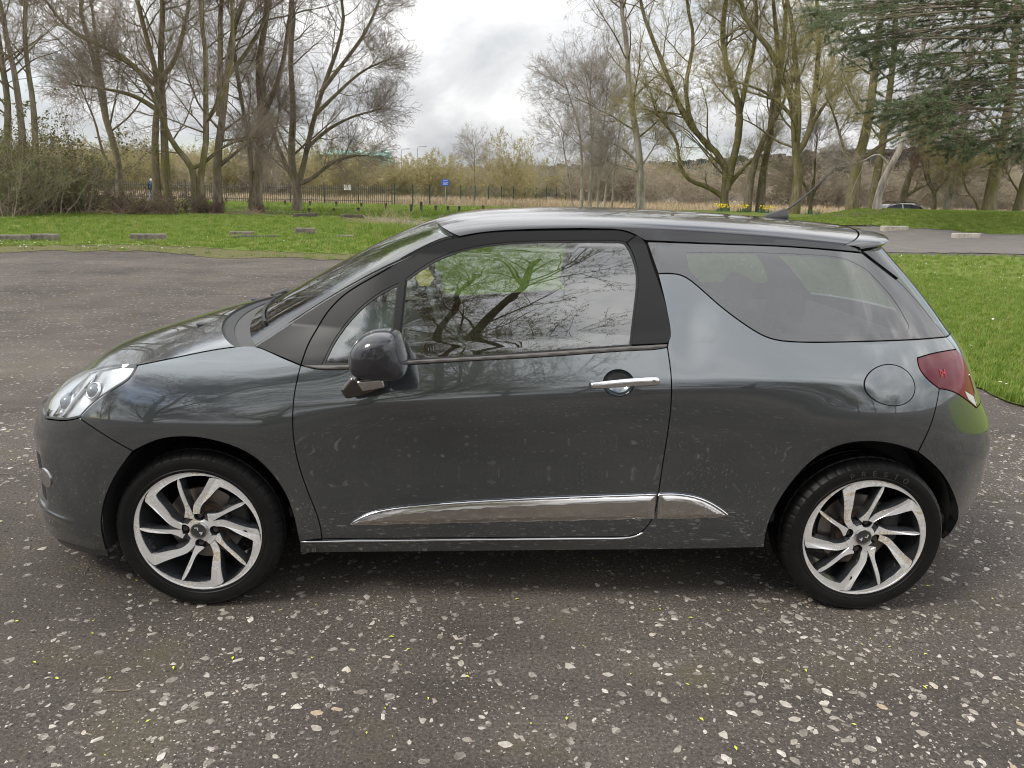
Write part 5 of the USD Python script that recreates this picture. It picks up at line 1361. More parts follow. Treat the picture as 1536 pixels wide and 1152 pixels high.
bare_tree('low dark many-stemmed tree to the right of the aerial', 46.0, [([(1216, 322), (1214, 295), (1205, 275), (1190, 262)], 8), ([(1216, 300), (1228, 278), (1245, 262), (1262, 255)], 6), ([(1215, 300), (1222, 270), (1225, 235), (1230, 205)], 6)], 1.0, (12, 3, 4), 114, M_BARKG, 'brown', low=0.2)
bare_tree('mossy thick trunk left of the leaning pale birch', 38.0, [([(1278, 322), (1285, 250), (1298, 200), (1310, 125), (1318, 50), (1322, 0)], 20), ([(1288, 245), (1310, 225), (1335, 208), (1362, 196)], 9), ([(1284, 255), (1268, 225), (1255, 180), (1240, 140)], 8)], 0.7, (12, 3, 4), 115, M_BARKG, 'olive', 700)
bare_tree('mossy trunk leaning right behind the pale birch', 42.0, [([(1304, 320), (1322, 225), (1333, 150), (1343, 50), (1344, 0)], 15)], 0.7, (14, 3, 4), 116, M_BARKG, 'olive', 400)
bare_tree('leaning pale birch with knots in front of the silver car', 34.5, [([(1315, 320), (1318, 290), (1338, 245), (1353, 215), (1365, 150), (1378, 100), (1392, 40)], 13), ([(1334, 250), (1318, 232), (1300, 240), (1285, 246)], 4)], 0.6, (13, 3, 4), 117, M_BIRCH, 'grey', 300, low=0.4)
bare_tree('small leaning tree with a long right limb, right of the silver car', 46.0, [([(1350, 316), (1362, 270), (1378, 235), (1388, 195), (1392, 150)], 14), ([(1356, 296), (1375, 284), (1398, 275), (1420, 272)], 7)], 0.9, (14, 3, 4), 118, M_BARK, 'brown')
bare_tree('thin crooked dark tree with reddish twigs', 41.0, [([(1400, 318), (1400, 285), (1388, 255), (1393, 215), (1400, 180)], 9), ([(1400, 290), (1418, 268), (1432, 250), (1440, 236)], 6)], 1.1, (14, 3, 4), 119, M_BARK, 'red')
bare_tree('white-barked birch under the pine branches', 40.0, [([(1420, 318), (1430, 260), (1440, 215), (1448, 150), (1455, 90), (1460, 30)], 13)], 0.6, (14, 3, 4), 120, M_BIRCH, 'grey')
bare_tree('thick mossy trunk with a curved dark side stem near the right edge', 39.0, [([(1484, 316), (1494, 250), (1508, 190), (1520, 100), (1526, 20)], 22), ([(1478, 308), (1462, 300), (1450, 285), (1446, 265), (1452, 250)], 6)], 0.7, (12, 3, 4), 121, M_BARKG, 'olive', 400)
bare_tree('dark trunk leaning out of the frame at the right edge', 40.0, [([(1524, 318), (1534, 280), (1548, 240), (1565, 180), (1570, 100)], 16), ([(1530, 290), (1515, 270), (1505, 255)], 5)], 0.7, (12, 3, 4), 122, M_BARKG)

# trees behind the photographer: seen mirrored in the windows and the paint
srcs = ['/World/bare_tree_002', '/World/bare_tree_006', '/World/bare_tree_009', '/World/bare_tree_012', '/World/bare_tree_004']
for k, (x, y, s_, a) in enumerate([(-17, -17.0, 0.9, 2.0), (-8.5, -14.5, 0.8, 0.6), (-2.9, -12.0, 0.72, 4.1), (-0.2, -18.5, 0.46, 5.0), (1.7, -18.0, 0.44, 1.2), (3.5, -19, 0.46, 3.3), (5.6, -18.5, 0.45, 0.9), (-28, -22, 0.9, 2.9), (9, -20, 0.5, 1.7), (14, -22, 0.65, 2.3), (24, -24, 0.7, 0.2)]):
    copy_of(srcs[k % 5], 'bare_tree', 'bare tree standing behind the photographer, mirrored in the car', 'tree', (x, y, 0), a, 'trees behind the photographer', (s_, s_, s_ * 0.9))


# ------------------------------------------------------------------ pine
def pine():
    rng = np.random.default_rng(77)
    y = 29.0; base = at_y(1585, 345, y); base[2] = hgt(base[0], base[1])
    t = thing('pine_tree', 'dark green pine whose long branches hang into the top right corner', 'tree', base)
    H = 15.0
    tr = spline([(0, 0, -0.2), (0.1, 0, 4), (-0.1, 0.1, 9), (0.15, 0, H)], 20)
    v_, f_, n_ = tubes(tr[None], np.linspace(0.30, 0.06, 20)[None], 12)
    obj('trunk', (v_, f_, n_), M_BARK, t)
    pads = [(1215, 20), (1240, 40), (1262, 18), (1290, 70), (1330, 60), (1300, 20), (1350, 10), (1380, 40), (1420, 60), (1440, 10), (1470, 50), (1500, 2), (1510, 30), (1530, 100), (1460, 100), (1400, 100), (1350, 108), (1310, 92), (1340, 160), (1372, 165), (1400, 182), (1422, 165), (1460, 160), (1500, 150), (1530, 200), (1490, 208), (1450, 215), (1430, 226), (1380, 200), (1520, 232), (1265, 62), (1395, 140), (1355, 170), (1325, 175), (1480, 130), (1440, 130), (1540, 60), (1560, 150), (1570, 90), (1560, 20), (1400, -20), (1330, -25), (1480, -30), (1540, -20), (1600, 60), (1620, 150), (1640, 10)]
    V = [];   limbs = []; tips = []
    for px, py in pads:
        e = at_y(px, py, y + rng.uniform(-2.0, 2.0)) - base
        z0 = min(max(e[2] + rng.uniform(-0.3, 1.2), 3.0), H - 1)
        m = np.array([e[0] * 0.5, e[1] * 0.4, (z0 + e[2]) / 2 + 0.35])
        c_ = spline([(0, 0, z0), m, e], 9); limbs.append(c_)
        for _ in range(34):                                          # shoots round the end of the branch
            q = e + rng.normal(0, 1, 3) * [0.52, 0.50, 0.36]; i = rng.integers(5, 9)
            tips.append(np.stack([c_[i], (c_[i] + q) / 2 + [0, 0, 0.08], q]))
    limbs = np.array(limbs); tips = np.array(tips)
    obj('branches', join([tubes(limbs, np.linspace(0.065, 0.018, 9)[None].repeat(len(limbs), 0), 6), tubes(tips, np.linspace(0.012, 0.005, 3)[None].repeat(len(tips), 0), 3)]), M_BARK, t)
    # needles along every shoot
    n_ = 120; S_ = len(tips)
    tt = rng.uniform(0.35, 1.0, (S_, n_))[..., None]
    p = tips[:, None, 1] * (1 - tt) * 1.0 + tips[:, None, 2] * tt
    ax = tips[:, 2] - tips[:, 1]; ax /= np.linalg.norm(ax, axis=1, keepdims=True)
    d = rng.normal(size=(S_, n_, 3)) * 0.8 + ax[:, None] * 0.9 + [0, 0, 0.25]; d /= np.linalg.norm(d, axis=2, keepdims=True)
    L_ = rng.uniform(0.09, 0.16, (S_, n_, 1)); sd = np.cross(d, rng.normal(size=d.shape)); sd /= np.linalg.norm(sd, axis=2, keepdims=True)
    V = np.stack([p - sd * 0.009, p + sd * 0.009, p + d * L_], 2).reshape(-1, 3)
    i = np.arange(S_ * n_) * 3
    m = mat('pine_needles', {'tc': ('texture_coordinate', {}), 'n': ('noise_texture', {'scale': 1.6, 'detail': 3.0}), 'r': ('rgb_ramp', {'ramp': [(0.3, (0.068, 0.094, 0.040)), (0.55, (0.115, 0.148, 0.068)), (0.75, (0.17, 0.205, 0.11))]}), 'p': ('principled_bsdf', {'roughness': 0.6})}, [_tcn, ('n.fac', 'r.fac'), ('r.color', 'p.base_color')])
    tag(obj('needles', (V, np.c_[i, i + 1, i + 2], np.repeat(np.cross(sd, d).reshape(-1, 3), 3, 0)), m, t), kind='stuff')


pine()


# ------------------------------------------------------------------ bushes, brambles and scrub
def bush_proto(path, seed, H, R, n_st, leaves, leaf_m, twig_m, leaf_s, up=0.08, asp=0.55):
    """A class prim with stems and leaves, used by copies."""
    rng = np.random.default_rng(seed)
    x = stage.CreateClassPrim(path)
    p = np.zeros((n_st, 3)); p[:, :2] = rng.normal(0, R * 0.18, (n_st, 2))
    d = rng.normal(size=(n_st, 3)) * [0.55, 0.55, 0.1] + [0, 0, 0.9]; d /= np.linalg.norm(d, axis=1, keepdims=True)
    a = walk(p, d, rng.uniform(0.6, 1.05, n_st) * H, 8, 0.12, up * 0.3, rng); ra = np.full((n_st, 1), 0.016) * np.linspace(1, 0.3, 8)
    La = np.full(n_st, H)
    b = children(a, ra, La, 7, 0.1, (25, 65), 0.38, 6, 0.16, up * 0.4, 0.7, 0.007, rng)
    c_ = children(b[0], b[1], b[2], 5, 0.1, (25, 65), 0.5, 4, 0.2, up * 0.2, 0.8, 0.005, rng)
    define(path + '/stems', *join([tubes(a, ra, 4), tubes(b[0], b[1], 3), tubes(c_[0], c_[1], 3)]), mat=twig_m).SetCustomDataByKey('kind', 'stuff')
    if leaves:
        e = np.concatenate([c_[0].reshape(-1, 3), b[0].reshape(-1, 3)]); e = e[rng.integers(0, len(e), leaves)] + rng.normal(0, 0.05, (leaves, 3))
        define(path + '/leaves', *leafbits(e, leaf_s, rng, asp), mat=leaf_m).SetCustomDataByKey('kind', 'stuff')


def leaf_mat(name, a, b_):
    return mat(name, {'g': ('geometry', {}), 'r': ('rgb_ramp', {'ramp': [(0, a), (1, b_)]}), 'p': ('principled_bsdf', {'roughness': 0.6}), 't': ('translucent_bsdf', {}), 'm': ('mix_closure', {'fac': 0.3})},
               [('g.random_per_island', 'r.fac'), ('r.color', 'p.base_color'), ('r.color', 't.color'), ('p.BSDF', 'm.closure1'), ('t.BSDF', 'm.closure2')], surface='m.closure')


bush_proto('/World/green_bush_kind', 201, 3.0, 1.5, 22, 3000, leaf_mat('olive_bush_leaf', (0.11, 0.115, 0.032), (0.24, 0.23, 0.075)), M_TWIG, 0.04)
bush_proto('/World/willow_kind', 202, 4.6, 1.6, 26, 6500, leaf_mat('willow_bud', (0.27, 0.235, 0.105), (0.41, 0.36, 0.175)), M_TWIGO, 0.13, 0.12, 0.13)
bush_proto('/World/brown_scrub_kind', 203, 4.2, 1.7, 26, 4200, leaf_mat('brown_scrub_bud', (0.28, 0.235, 0.16), (0.43, 0.365, 0.255)), M_TWIGP, 0.13, 0.10, 0.12)
bush_proto('/World/bramble_kind', 204, 1.1, 1.5, 26, 900, leaf_mat('bramble_leaf', (0.07, 0.06, 0.03), (0.13, 0.10, 0.05)), plain('bramble_stem', (0.13, 0.085, 0.065), 0.85), 0.035, -0.18)


def at_ground(px, y):
    p = at_y(px, 300, y); return np.array([p[0], y, float(hgt(p[0], y))])


r2 = np.random.default_rng(5)
words = ['at the frame edge', 'behind the slim stems', 'nearest the lawn', 'next to the first kerb block', 'beside the brambles', 'right end of the row', 'tallest part of the row', 'low part under the leaning trunk']
for k, (px, y, s_) in enumerate([(-25, 26.0, 1.05), (18, 27.5, 1.3), (62, 26.5, 1.0), (30, 25.0, 0.75), (105, 28.5, 1.0), (135, 29.5, 0.85), (78, 29.5, 1.45), (-5, 24.0, 0.8)]):
    copy_of('/World/green_bush_kind', 'green_bush', 'olive green spring bush on the left, ' + words[k], 'bush', at_ground(px, y), r2.uniform(0, 6.28), scale=(s_ * 1.1, s_ * 1.1, s_))
for k, px in enumerate(np.linspace(40, 275, 11)):
    y = 29.0 + 2.2 * (k % 3) + r2.uniform(-.4, .4); s_ = r2.uniform(0.75, 1.1)
    copy_of('/World/bramble_kind', 'bramble', 'brown leafless bramble in the tangle behind the far lawn', 'bramble', at_ground(px, y), r2.uniform(0, 6.28), 'brambles behind the far lawn', (s_, s_, s_))
for k, (px, y) in enumerate([(296, 32.6), (312, 32.4), (330, 34), (383, 36.5)]):
    copy_of('/World/bramble_kind', 'bramble', 'dry brush round the foot of a bare trunk left of the open sky', 'bramble', at_ground(px, y), r2.uniform(0, 6.28), 'dry brush at the trunks', (.6, .6, .9))
# scrub behind the fences reads as one mass
pos, yaw, scl, idx = [], [], [], []
for k in range(300):
    px = r2.uniform(-120, 1650); y = r2.uniform(74, 118)
    if px > 560: y = r2.uniform(86, 120)
    pos.append(at_ground(px, y)); yaw.append(r2.uniform(0, 6.28)); s_ = r2.uniform(0.75, 1.25) * (1.0 if 540 < px < 880 else 1.15 if px < 880 else 1.4); scl.append(s_); idx.append(0 if (px < 880 and r2.uniform() < 0.75) else 1)
pi = UsdGeom.PointInstancer.Define(stage, '/World/willow_scrub')
kinds = []
for nm, src in (('willow', '/World/willow_kind'), ('brown_scrub', '/World/brown_scrub_kind')):
    x = UsdGeom.Xform.Define(stage, '/World/willow_scrub/' + nm); x.GetPrim().GetReferences().AddInternalReference(src); kinds.append(x.GetPath())
for kq in kinds:
    pi.CreatePrototypesRel().AddTarget(kq)
pi.CreatePositionsAttr(Vt.Vec3fArray([Gf.Vec3f(*map(float, p)) for p in pos])); pi.CreateProtoIndicesAttr(Vt.IntArray([int(i) for i in idx]))
pi.CreateOrientationsAttr(Vt.QuathArray([Gf.Quath(math.cos(a / 2), 0, 0, math.sin(a / 2)) for a in yaw])); pi.CreateScalesAttr(Vt.Vec3fArray([Gf.Vec3f(s_, s_, s_) for s_ in scl]))
tag(pi.GetPrim(), kind='stuff')
copy_of('/World/willow_kind', 'young_willow', 'tallest olive willow behind the green fence, right of the blue sign', 'tree', at_ground(765, 80), 1.0, scale=(1.15, 1.15, 1.62))
bare_tree('thin leafless sapling in front of the green fence', 66.0, [([(711, 309), (711, 280), (712, 245), (711, 218)], 2.2)], 0.5, (10, 3, 4), 131, M_BARK, 'grey', name='sapling')

# hill on the horizon with woods and a few houses
hx = np.linspace(-900, 1100, 120); hy = np.linspace(380, 1500, 40)
HX, HY = np.meshgrid(hx, hy, indexing='ij')


def hill_h(x, y):
    r = 12 + 26 * smoothstep(40, 420, x) + 10 * smoothstep(-150, -600, x) - 8 * np.exp(-((x + 120) / 90) ** 2)
    return -1.0 + (r + 8 * (meshkit.fbm(np.stack([x / 130, y / 160, 0 * x], -1), 3, 8) - 0.5)) * smoothstep(400, 760, y)


v, f, n = sheet(np.stack([HX, HY, hill_h(HX, HY)], -1))
M_HILL = grass_mat('wooded_hill', (0.045, 0.050, 0.030), (0.075, 0.078, 0.045), (0.11, 0.11, 0.06), 0.02)
tag(obj('hill', (v, f, n), M_HILL), kind='structure')


def crown_blob(seed):
    r = np.random.default_rng(seed); pts = r.normal(size=(700, 3)); pts /= np.linalg.norm(pts, axis=1, keepdims=True); pts *= r.uniform(0.55, 1.05, (700, 1)) * [3.4, 3.4, 4.2]; pts[:, 2] += 4.6
    return leafbits(pts, 0.75, r)


M_WOOD1 = leaf_mat('far_wood_brown', (0.10, 0.095, 0.08), (0.17, 0.155, 0.12)); M_WOOD2 = leaf_mat('far_wood_green', (0.06, 0.075, 0.06), (0.10, 0.115, 0.085))
X = r2.uniform(-420, 620, 2600); Y = r2.uniform(520, 800, 2600)
instancer('/World/far_woods', [(crown_blob(1), M_WOOD1), (crown_blob(2), M_WOOD2)], np.c_[X, Y, hill_h(X, Y)], r2.uniform(0, 6.28, 2600), r2.uniform(0.7, 1.5, 2600), (r2.uniform(size=2600) < 0.3).astype(int))
M_WALLW = plain('pale_render_wall', (0.62, 0.60, 0.56), 0.8); M_SLATE = plain('slate_roof', (0.10, 0.10, 0.11), 0.7); M_PANE = plain('dark_pane', (0.03, 0.035, 0.04), 0.15)


def house(px, y, z_px, w, d, h, rh, label, wall=M_WALLW, roof=M_SLATE, name='house', rot=0.0):
    p = at_y(px, z_px, y); t = thing(name, label, 'building', p, rot)
    bx = trimesh.creation.box((w, d, h)); bx.apply_translation((0, 0, h / 2)); obj('wall', bx, wall, t)
    g = Polygon([(-d / 2 - .3, 0), (d / 2 + .3, 0), (0, rh)]); rf = trimesh.creation.extrude_polygon(g, w + .4, engine='earcut')
    vv = np.array(rf.vertices); obj('roof', trimesh.Trimesh(np.c_[vv[:, 2] - (w + .4) / 2, vv[:, 0], vv[:, 1] + h], rf.faces, process=False), roof, t)
    for sx in np.linspace(-w * .32, w * .32, 3):
        b_ = trimesh.creation.box((w * .13, .08, h * .28)); b_.apply_translation((sx, -d / 2 - .02, h * .6)); obj('window', b_, M_PANE, t)
    return t


def hill_house(px, y, w, label):
    p = at_y(px, 230, y)
    q = proj([[p[0], y, hill_h(p[0], y) + 6.0]])[0]
    house(px, y, q[1], w, 6, 3.5, 2, label)


hill_house(783, 735, 7, 'small pale house on the distant hill, left of its neighbour')
hill_house(798, 742, 9, 'long pale house on the distant hill above the fence end')
hill_house(966, 740, 10, 'pale terrace high on the hill behind the pale straight trunk')
house(538, 118, 272, 9, 12, 3.6, 0.9, 'turquoise shed behind the round-crowned tree', plain('turquoise_sheet', (0.20, 0.42, 0.36), 0.5), plain('turquoise_roof', (0.24, 0.46, 0.40), 0.5), 'shed')
M_GREY = plain('galvanised_grey', (0.28, 0.29, 0.30), 0.5, metallic=0.4)
for px, y, tp, lb in ((603, 130, 223, 'distant grey street lamp, the left one of two'), (627, 126, 219, 'distant grey street lamp, the right one of two')):
    b0_ = at_ground(px, y); zt = at_y(px, tp, y)[2] - b0_[2]
    t = thing('street_lamp', lb, 'street lamp', b0_)
    obj('pole', tube([(0, 0, 0), (0, 0, zt * .5), (0, 0, zt - .3), (0.25, 0, zt - .05), (0.9, 0, zt)], [.09, .08, .06, .05, .045], 8), M_GREY, t)
    hd = rbox(0.7, 0.25, 0.14, 0.05); hd.apply_translation((1.15, 0, zt)); obj('lamp_head', hd, M_GREY, t)

# ------------------------------------------------------------------ fences
M_FBLK = plain('black_fence_paint', (0.05, 0.05, 0.05), 0.5); M_FGRN = plain('green_fence_paint', (0.016, 0.05, 0.04), 0.5)
F0_, F1_ = at_ground(-60, 60.0), at_ground(588, 62.5)
pal = thing('palisade_fence', 'black steel palisade fence running behind the left-hand trees', 'fence', F0_)
fd = F1_ - F0_; Lf_ = np.linalg.norm(fd[:2]); ang = math.atan2(fd[1], fd[0]); u = np.array([math.cos(ang), math.sin(ang), 0])
vis = []
for k in range(int(Lf_ / 0.165)):
    p = u * (k * 0.165); vis.append((np.linalg.norm(p - u * Lf_), p))
vis.sort(key=lambda a: a[0])
def pale_mesh(p):
    s_ = 0.022; b_ = np.array([[-s_, 0, 0.12], [s_, 0, 0.12], [s_, 0, 1.52], [0, 0, 1.64], [-s_, 0, 1.52]])
    w = b_ + [0, 0.012, 0]; V = np.vstack([b_, w]) @ np.array([[u[0], u[1], 0], [-u[1], u[0], 0], [0, 0, 1]]) + p
    return trimesh.Trimesh(V, [[0, 1, 2], [0, 2, 4], [2, 3, 4], [6, 5, 7], [7, 5, 9], [8, 7, 9], [0, 5, 6], [0, 6, 1], [1, 6, 7], [1, 7, 2], [4, 9, 5], [4, 5, 0], [2, 7, 8], [2, 8, 3], [3, 8, 9], [3, 9, 4]], process=False)
for _, p in vis[:240]:
    obj('pale', pale_mesh(p), M_FBLK, pal)
if len(vis) > 240:
    tag(obj('far_pales', cat_meshes([pale_mesh(p) for _, p in vis[240:]]), M_FBLK, pal), kind='stuff')
for z in (0.35, 1.30):
    obj('rail', tube([u * 0 + [0, 0.03, z], u * Lf_ + [0, 0.03, z]], 0.025, 4), M_FBLK, pal)
for k in range(int(Lf_ / 2.75) + 1):
    p = u * (Lf_ - 2.75 * k); b_ = trimesh.creation.box((0.09, 0.09, 1.75)); b_.apply_translation(p + [0, 0.06, 0.87]); obj('post', b_, M_FBLK, pal)
nt = trimesh.creation.box((0.55, 0.02, 0.42)); nt.apply_translation(at_y(521, 281, 61.5) - F0_); tag(obj('notice_board', nt, plain('white_notice', (0.6, 0.6, 0.58), 0.6), pal), 'small white notice')
G0_, G1_ = at_ground(592, 62.6), at_ground(862, 92.0)
gf = thing('mesh_fence', 'green mesh fence with posts leading away to the right', 'fence', G0_)
gd = G1_ - G0_; Lg = np.linalg.norm(gd[:2]); gu = gd / Lg; gu[2] = 0
for k in range(15):
    p = gu * Lg * k / 14; b_ = trimesh.creation.box((0.10, 0.10, 1.85)); b_.apply_translation(p + [0, 0, 0.92]); obj('post', b_, M_FGRN, gf)
wires = [tube([[0, 0, z], gu * Lg + [0, 0, z]], 0.006, 3) for z in np.arange(0.1, 1.75, 0.11)]
wires += [tube([gu * s_ + [0, 0, 0.05], gu * s_ + [0, 0, 1.72]], 0.004, 3) for s_ in np.arange(0, Lg, 0.22)]
tag(obj('wire_mesh', cat_meshes(wires), M_FGRN, gf), kind='stuff')

# blue sign on its post
sp_ = at_y(668, 274, 64.0)
sg = thing('blue_sign', 'small blue notice on a post in front of the green mesh fence', 'sign', (sp_[0], 64.0, float(hgt(sp_[0], 64.0))))
zz = sp_[2] - float(hgt(sp_[0], 64.0))
b_ = rbox(0.62, 0.03, 0.54, 0.012); b_.apply_translation((0, 0, zz)); obj('board', b_, plain('sign_blue', (0.02, 0.09, 0.42), 0.4), sg)
obj('post', tube([(0, 0.04, 0), (0, 0.04, zz + .2)], 0.03, 8), M_GREY, sg)
for k, (w, dz_) in enumerate(((0.40, 0.15), (0.46, 0.04), (0.34, -0.07), (0.44, -0.17))):
    b_ = trimesh.creation.box((w, 0.006, 0.030)); b_.apply_translation((0, -0.019, zz + dz_)); obj('text_line', b_, plain('sign_white_%d' % k, (0.55, 0.58, 0.62), 0.5), sg)

# wooden bollards
M_POST = bark('weathered_post', (0.04, 0.034, 0.027), (0.085, 0.072, 0.055), (0.14, 0.12, 0.09), 9.0)
bl = [(428, 309, 8), (465, 310, 8), (504.6, 311, 8), (542, 313, 8), (579, 314, 8), (617, 319, 11), (632, 318, 14), (653.5, 318, 9), (672, 319, 9), (689, 319, 9), (724.6, 318, 9), (464.6, 321, 8), (501, 319, 6), (538, 319, 7)]
ORD = 'first second third fourth fifth sixth seventh eighth ninth tenth eleventh'.split()
for k, (px, py, hp_) in enumerate(bl):
    d = ray(px, py); t_ = -CAM[2] / d[2]; P0 = CAM + d * t_
    yy = min(P0[1], 58.0); P0 = at_y(px, py, yy); P0[2] = float(hgt(P0[0], yy))
    h_ = hp_ * (yy + 3.45) / CF * 1.05
    lab = 'tallest wooden bollard, left of the blue sign post' if px == 632 else ('short dark bollard, %s from the left in the back row along the far field' % ORD[k] if k < 11 else '%s of three stubby bollards in front of the far bollard row' % ['leftmost', 'middle one', 'rightmost'][k - 11])
    t = thing('wooden_bollard', lab, 'bollard', P0, r2.uniform(0, 1), 'bollards along the far field')
    c_ = trimesh.creation.revolve([(0, -0.1), (0.085, -0.1), (0.088, h_ - 0.04), (0.075, h_ - 0.005), (0.05, h_), (0, h_)], sections=14)
    obj('post_body', c_, M_POST, t, smooth=40)
    rg = trimesh.creation.annulus(0.086, 0.093, 0.03, sections=14); rg.apply_translation((0, 0, h_ * .78)); obj('band', rg, M_RUB, t)

# ------------------------------------------------------------------ kerb blocks, rubble, log, tussock
M_CONC = mat('weathered_concrete', {'tc': ('texture_coordinate', {}), 'n': ('noise_texture', {'scale': 7.0, 'detail': 7.0, 'roughness': 0.7}), 'r': ('rgb_ramp', {'ramp': [(0.3, (0.06, 0.05, 0.04)), (0.5, (0.125, 0.11, 0.088)), (0.7, (0.20, 0.18, 0.15))]}), 'b': ('bump', {'strength': 0.8, 'distance': 0.02}), 'p': ('principled_bsdf', {'roughness': 0.92})}, [_tcn, ('n.fac', 'r.fac'), ('r.color', 'p.base_color'), ('n.fac', 'b.height'), ('b.normal', 'p.normal')])
M_CONCL = mat('pale_concrete', {'tc': ('texture_coordinate', {}), 'n': ('noise_texture', {'scale': 6.0, 'detail': 7.0, 'roughness': 0.7}), 'r': ('rgb_ramp', {'ramp': [(0.3, (0.2, 0.17, 0.13)), (0.5, (0.34, 0.31, 0.26)), (0.7, (0.46, 0.43, 0.38))]}), 'p': ('principled_bsdf', {'roughness': 0.92})}, [_tcn, ('n.fac', 'r.fac'), ('r.color', 'p.base_color')])


def block(name, label, cat, x0, x1, py, h, d, material, seed, tilt=0.0):
    a, b_ = ray(x0, py), ray(x1, py); P0 = CAM + a * (-CAM[2] / a[2]); P1 = CAM + b_ * (-CAM[2] / b_[2])
    mid = (P0 + P1) / 2; L_ = np.linalg.norm(P1 - P0); an = math.atan2(P1[1] - P0[1], P1[0] - P0[0])
    m = rbox(L_, d, h, 0.025, 8).subdivide_to_size(0.12); v = np.array(m.vertices)
    v = v + 0.030 * (meshkit.fbm(v * 5 + seed * 7.3, 3, seed)[:, None] - 0.5) * np.sign(v) * [1, 1, 0.8]
    v[:, 2] += v[:, 0] * tilt
    mid[2] = float(hgt(mid[0], mid[1])) + h * 0.30
    t = thing(name, label, cat, mid, an)
    top = v.copy(); obj('body', trimesh.Trimesh(v, m.faces, process=False), material, t)
    k_ = np.random.default_rng(seed); bits = []
    for _ in range(5):
        q = pebble(seed * 3 + _); q.apply_scale(k_.uniform(.02, .05)); q.apply_translation((k_.uniform(-L_ / 2, L_ / 2), -d / 2 - .05, -h * .3)); bits.append(q)
    obj('broken_chips', cat_meshes(bits), material, t)


block('kerb_block', 'long low concrete kerb block at the left edge of the lawn', 'kerb block', -12, 46, 364, 0.22, 0.26, M_CONC, 1)
block('kerb_block', 'concrete kerb block touching the right end of the leftmost one', 'kerb block', 50, 88, 363, 0.22, 0.26, M_CONC, 2)
block('kerb_block', 'dark concrete kerb block alone in front of the twin trunks', 'kerb block', 197, 250, 363.5, 0.24, 0.28, M_CONC, 3)
block('kerb_block', 'pale flat kerb block behind the dark board', 'kerb block', 345, 382, 358, 0.16, 0.25, M_CONC, 4)
block('plank', 'dark flat board lying in front of the pale kerb block', 'board', 350, 420, 361, 0.10, 0.16, plain('dark_board', (0.022, 0.024, 0.03), 0.5), 5, 0.01)
block('rubble_block', 'chunky broken block near the car bonnet', 'rubble', 443, 473, 357, 0.24, 0.30, M_CONC, 6)
block('rubble_block', 'flat half-buried slab nearest the windscreen', 'rubble', 505, 530, 360, 0.10, 0.25, M_CONC, 7)
block('log', 'grey log lying tilted at the back of the lawn', 'log', 441, 478, 335.5, 0.26, 0.30, M_POST, 8, 0.06)
block('log', 'low grey log right of the tilted one', 'log', 511, 546, 334, 0.17, 0.25, M_POST, 9)
block('kerb_block', 'pale kerb block beyond the road, nearest the spoiler', 'kerb block', 1322, 1358, 352.5, 0.24, 0.28, M_CONCL, 10)
block('kerb_block', 'pale kerb block beyond the road, nearer the right edge', 'kerb block', 1430, 1466, 358, 0.26, 0.28, M_CONCL, 11)


def tussock(px, y, label, n_, H, R, material, seed):
    r = np.random.default_rng(seed); p = np.zeros((n_, 3)); p[:, :2] = r.normal(0, R * .3, (n_, 2))
    d = r.normal(size=(n_, 3)) * [1, .8, .15] + [0, 0, .45]; d /= np.linalg.norm(d, axis=1, keepdims=True)
    a = walk(p, d, r.uniform(.5, 1.1, n_) * H, 6, .08, -.07, r)
    t = thing('dry_tussock', label, 'dry grass', at_ground(px, y))
    tag(obj('stalks', tubes(a, np.full((n_, 1), .009) * np.linspace(1, .35, 6), 3), material, t), kind='stuff')


tussock(598, 24.5, 'clump of pale dry stalks beside the windscreen', 260, 1.0, 1.3, M_DRY, 31)
tussock(575, 26.0, 'pale dry stalks left of the larger clump by the windscreen', 160, 0.9, 1.1, M_DRY, 32)
tussock(372, 35.0, 'straw-coloured stalks around the knobbly grey trunk', 160, 0.8, 1.2, M_DRY, 33)
for k, px in enumerate((128, 150, 172, 185, 210)):
    tussock(px, 28.6, 'pale dry stems leaning out of the brambles, number %d from the left' % (k + 1) if False else ['leftmost', 'second', 'middle', 'fourth', 'rightmost'][k] + ' spray of pale dry stems over the brambles', 9, 1.3, 0.5, M_DRY, 40 + k)
P = rng.normal((-3.2, 22.5), (0.7, 1.2), (500, 2)); P3 = np.c_[P, hgt(P[:, 0], P[:, 1])]
instancer('/World/tall_grass', [(tuft(60 + k, 14, 0.12, 0.30, 0.008), M_BLADE) for k in range(3)], P3, rng.uniform(0, 6.28, len(P3)), rng.uniform(0.6, 1.2, len(P3)), rng.integers(0, 3, len(P3)))

# daffodils
M_DAF = plain('daffodil_yellow', (0.72, 0.55, 0.02), 0.6); M_DLEAF = plain('daffodil_leaf', (0.05, 0.11, 0.05), 0.6)


def daffodils(px, y, label, n_, R, seed):
    r = np.random.default_rng(seed); t = thing('daffodil_clump', label, 'daffodils', at_ground(px, y))
    lf = tuft(seed, 70, R, 0.36, 0.014); tag(obj('leaves', lf, M_DLEAF, t), kind='stuff')
    fl_ = []
    for k in range(n_):
        c_ = trimesh.creation.cone(0.055, 0.05, sections=6); c_.apply_transform(trimesh.transformations.rotation_matrix(r.uniform(.9, 1.7), [r.normal(), r.normal(), 0])); c_.apply_translation((r.normal(0, R * .6), r.normal(0, R * .6), r.uniform(.26, .48))); fl_.append(c_)
    tag(obj('flowers', cat_meshes(fl_), M_DAF, t), kind='stuff')


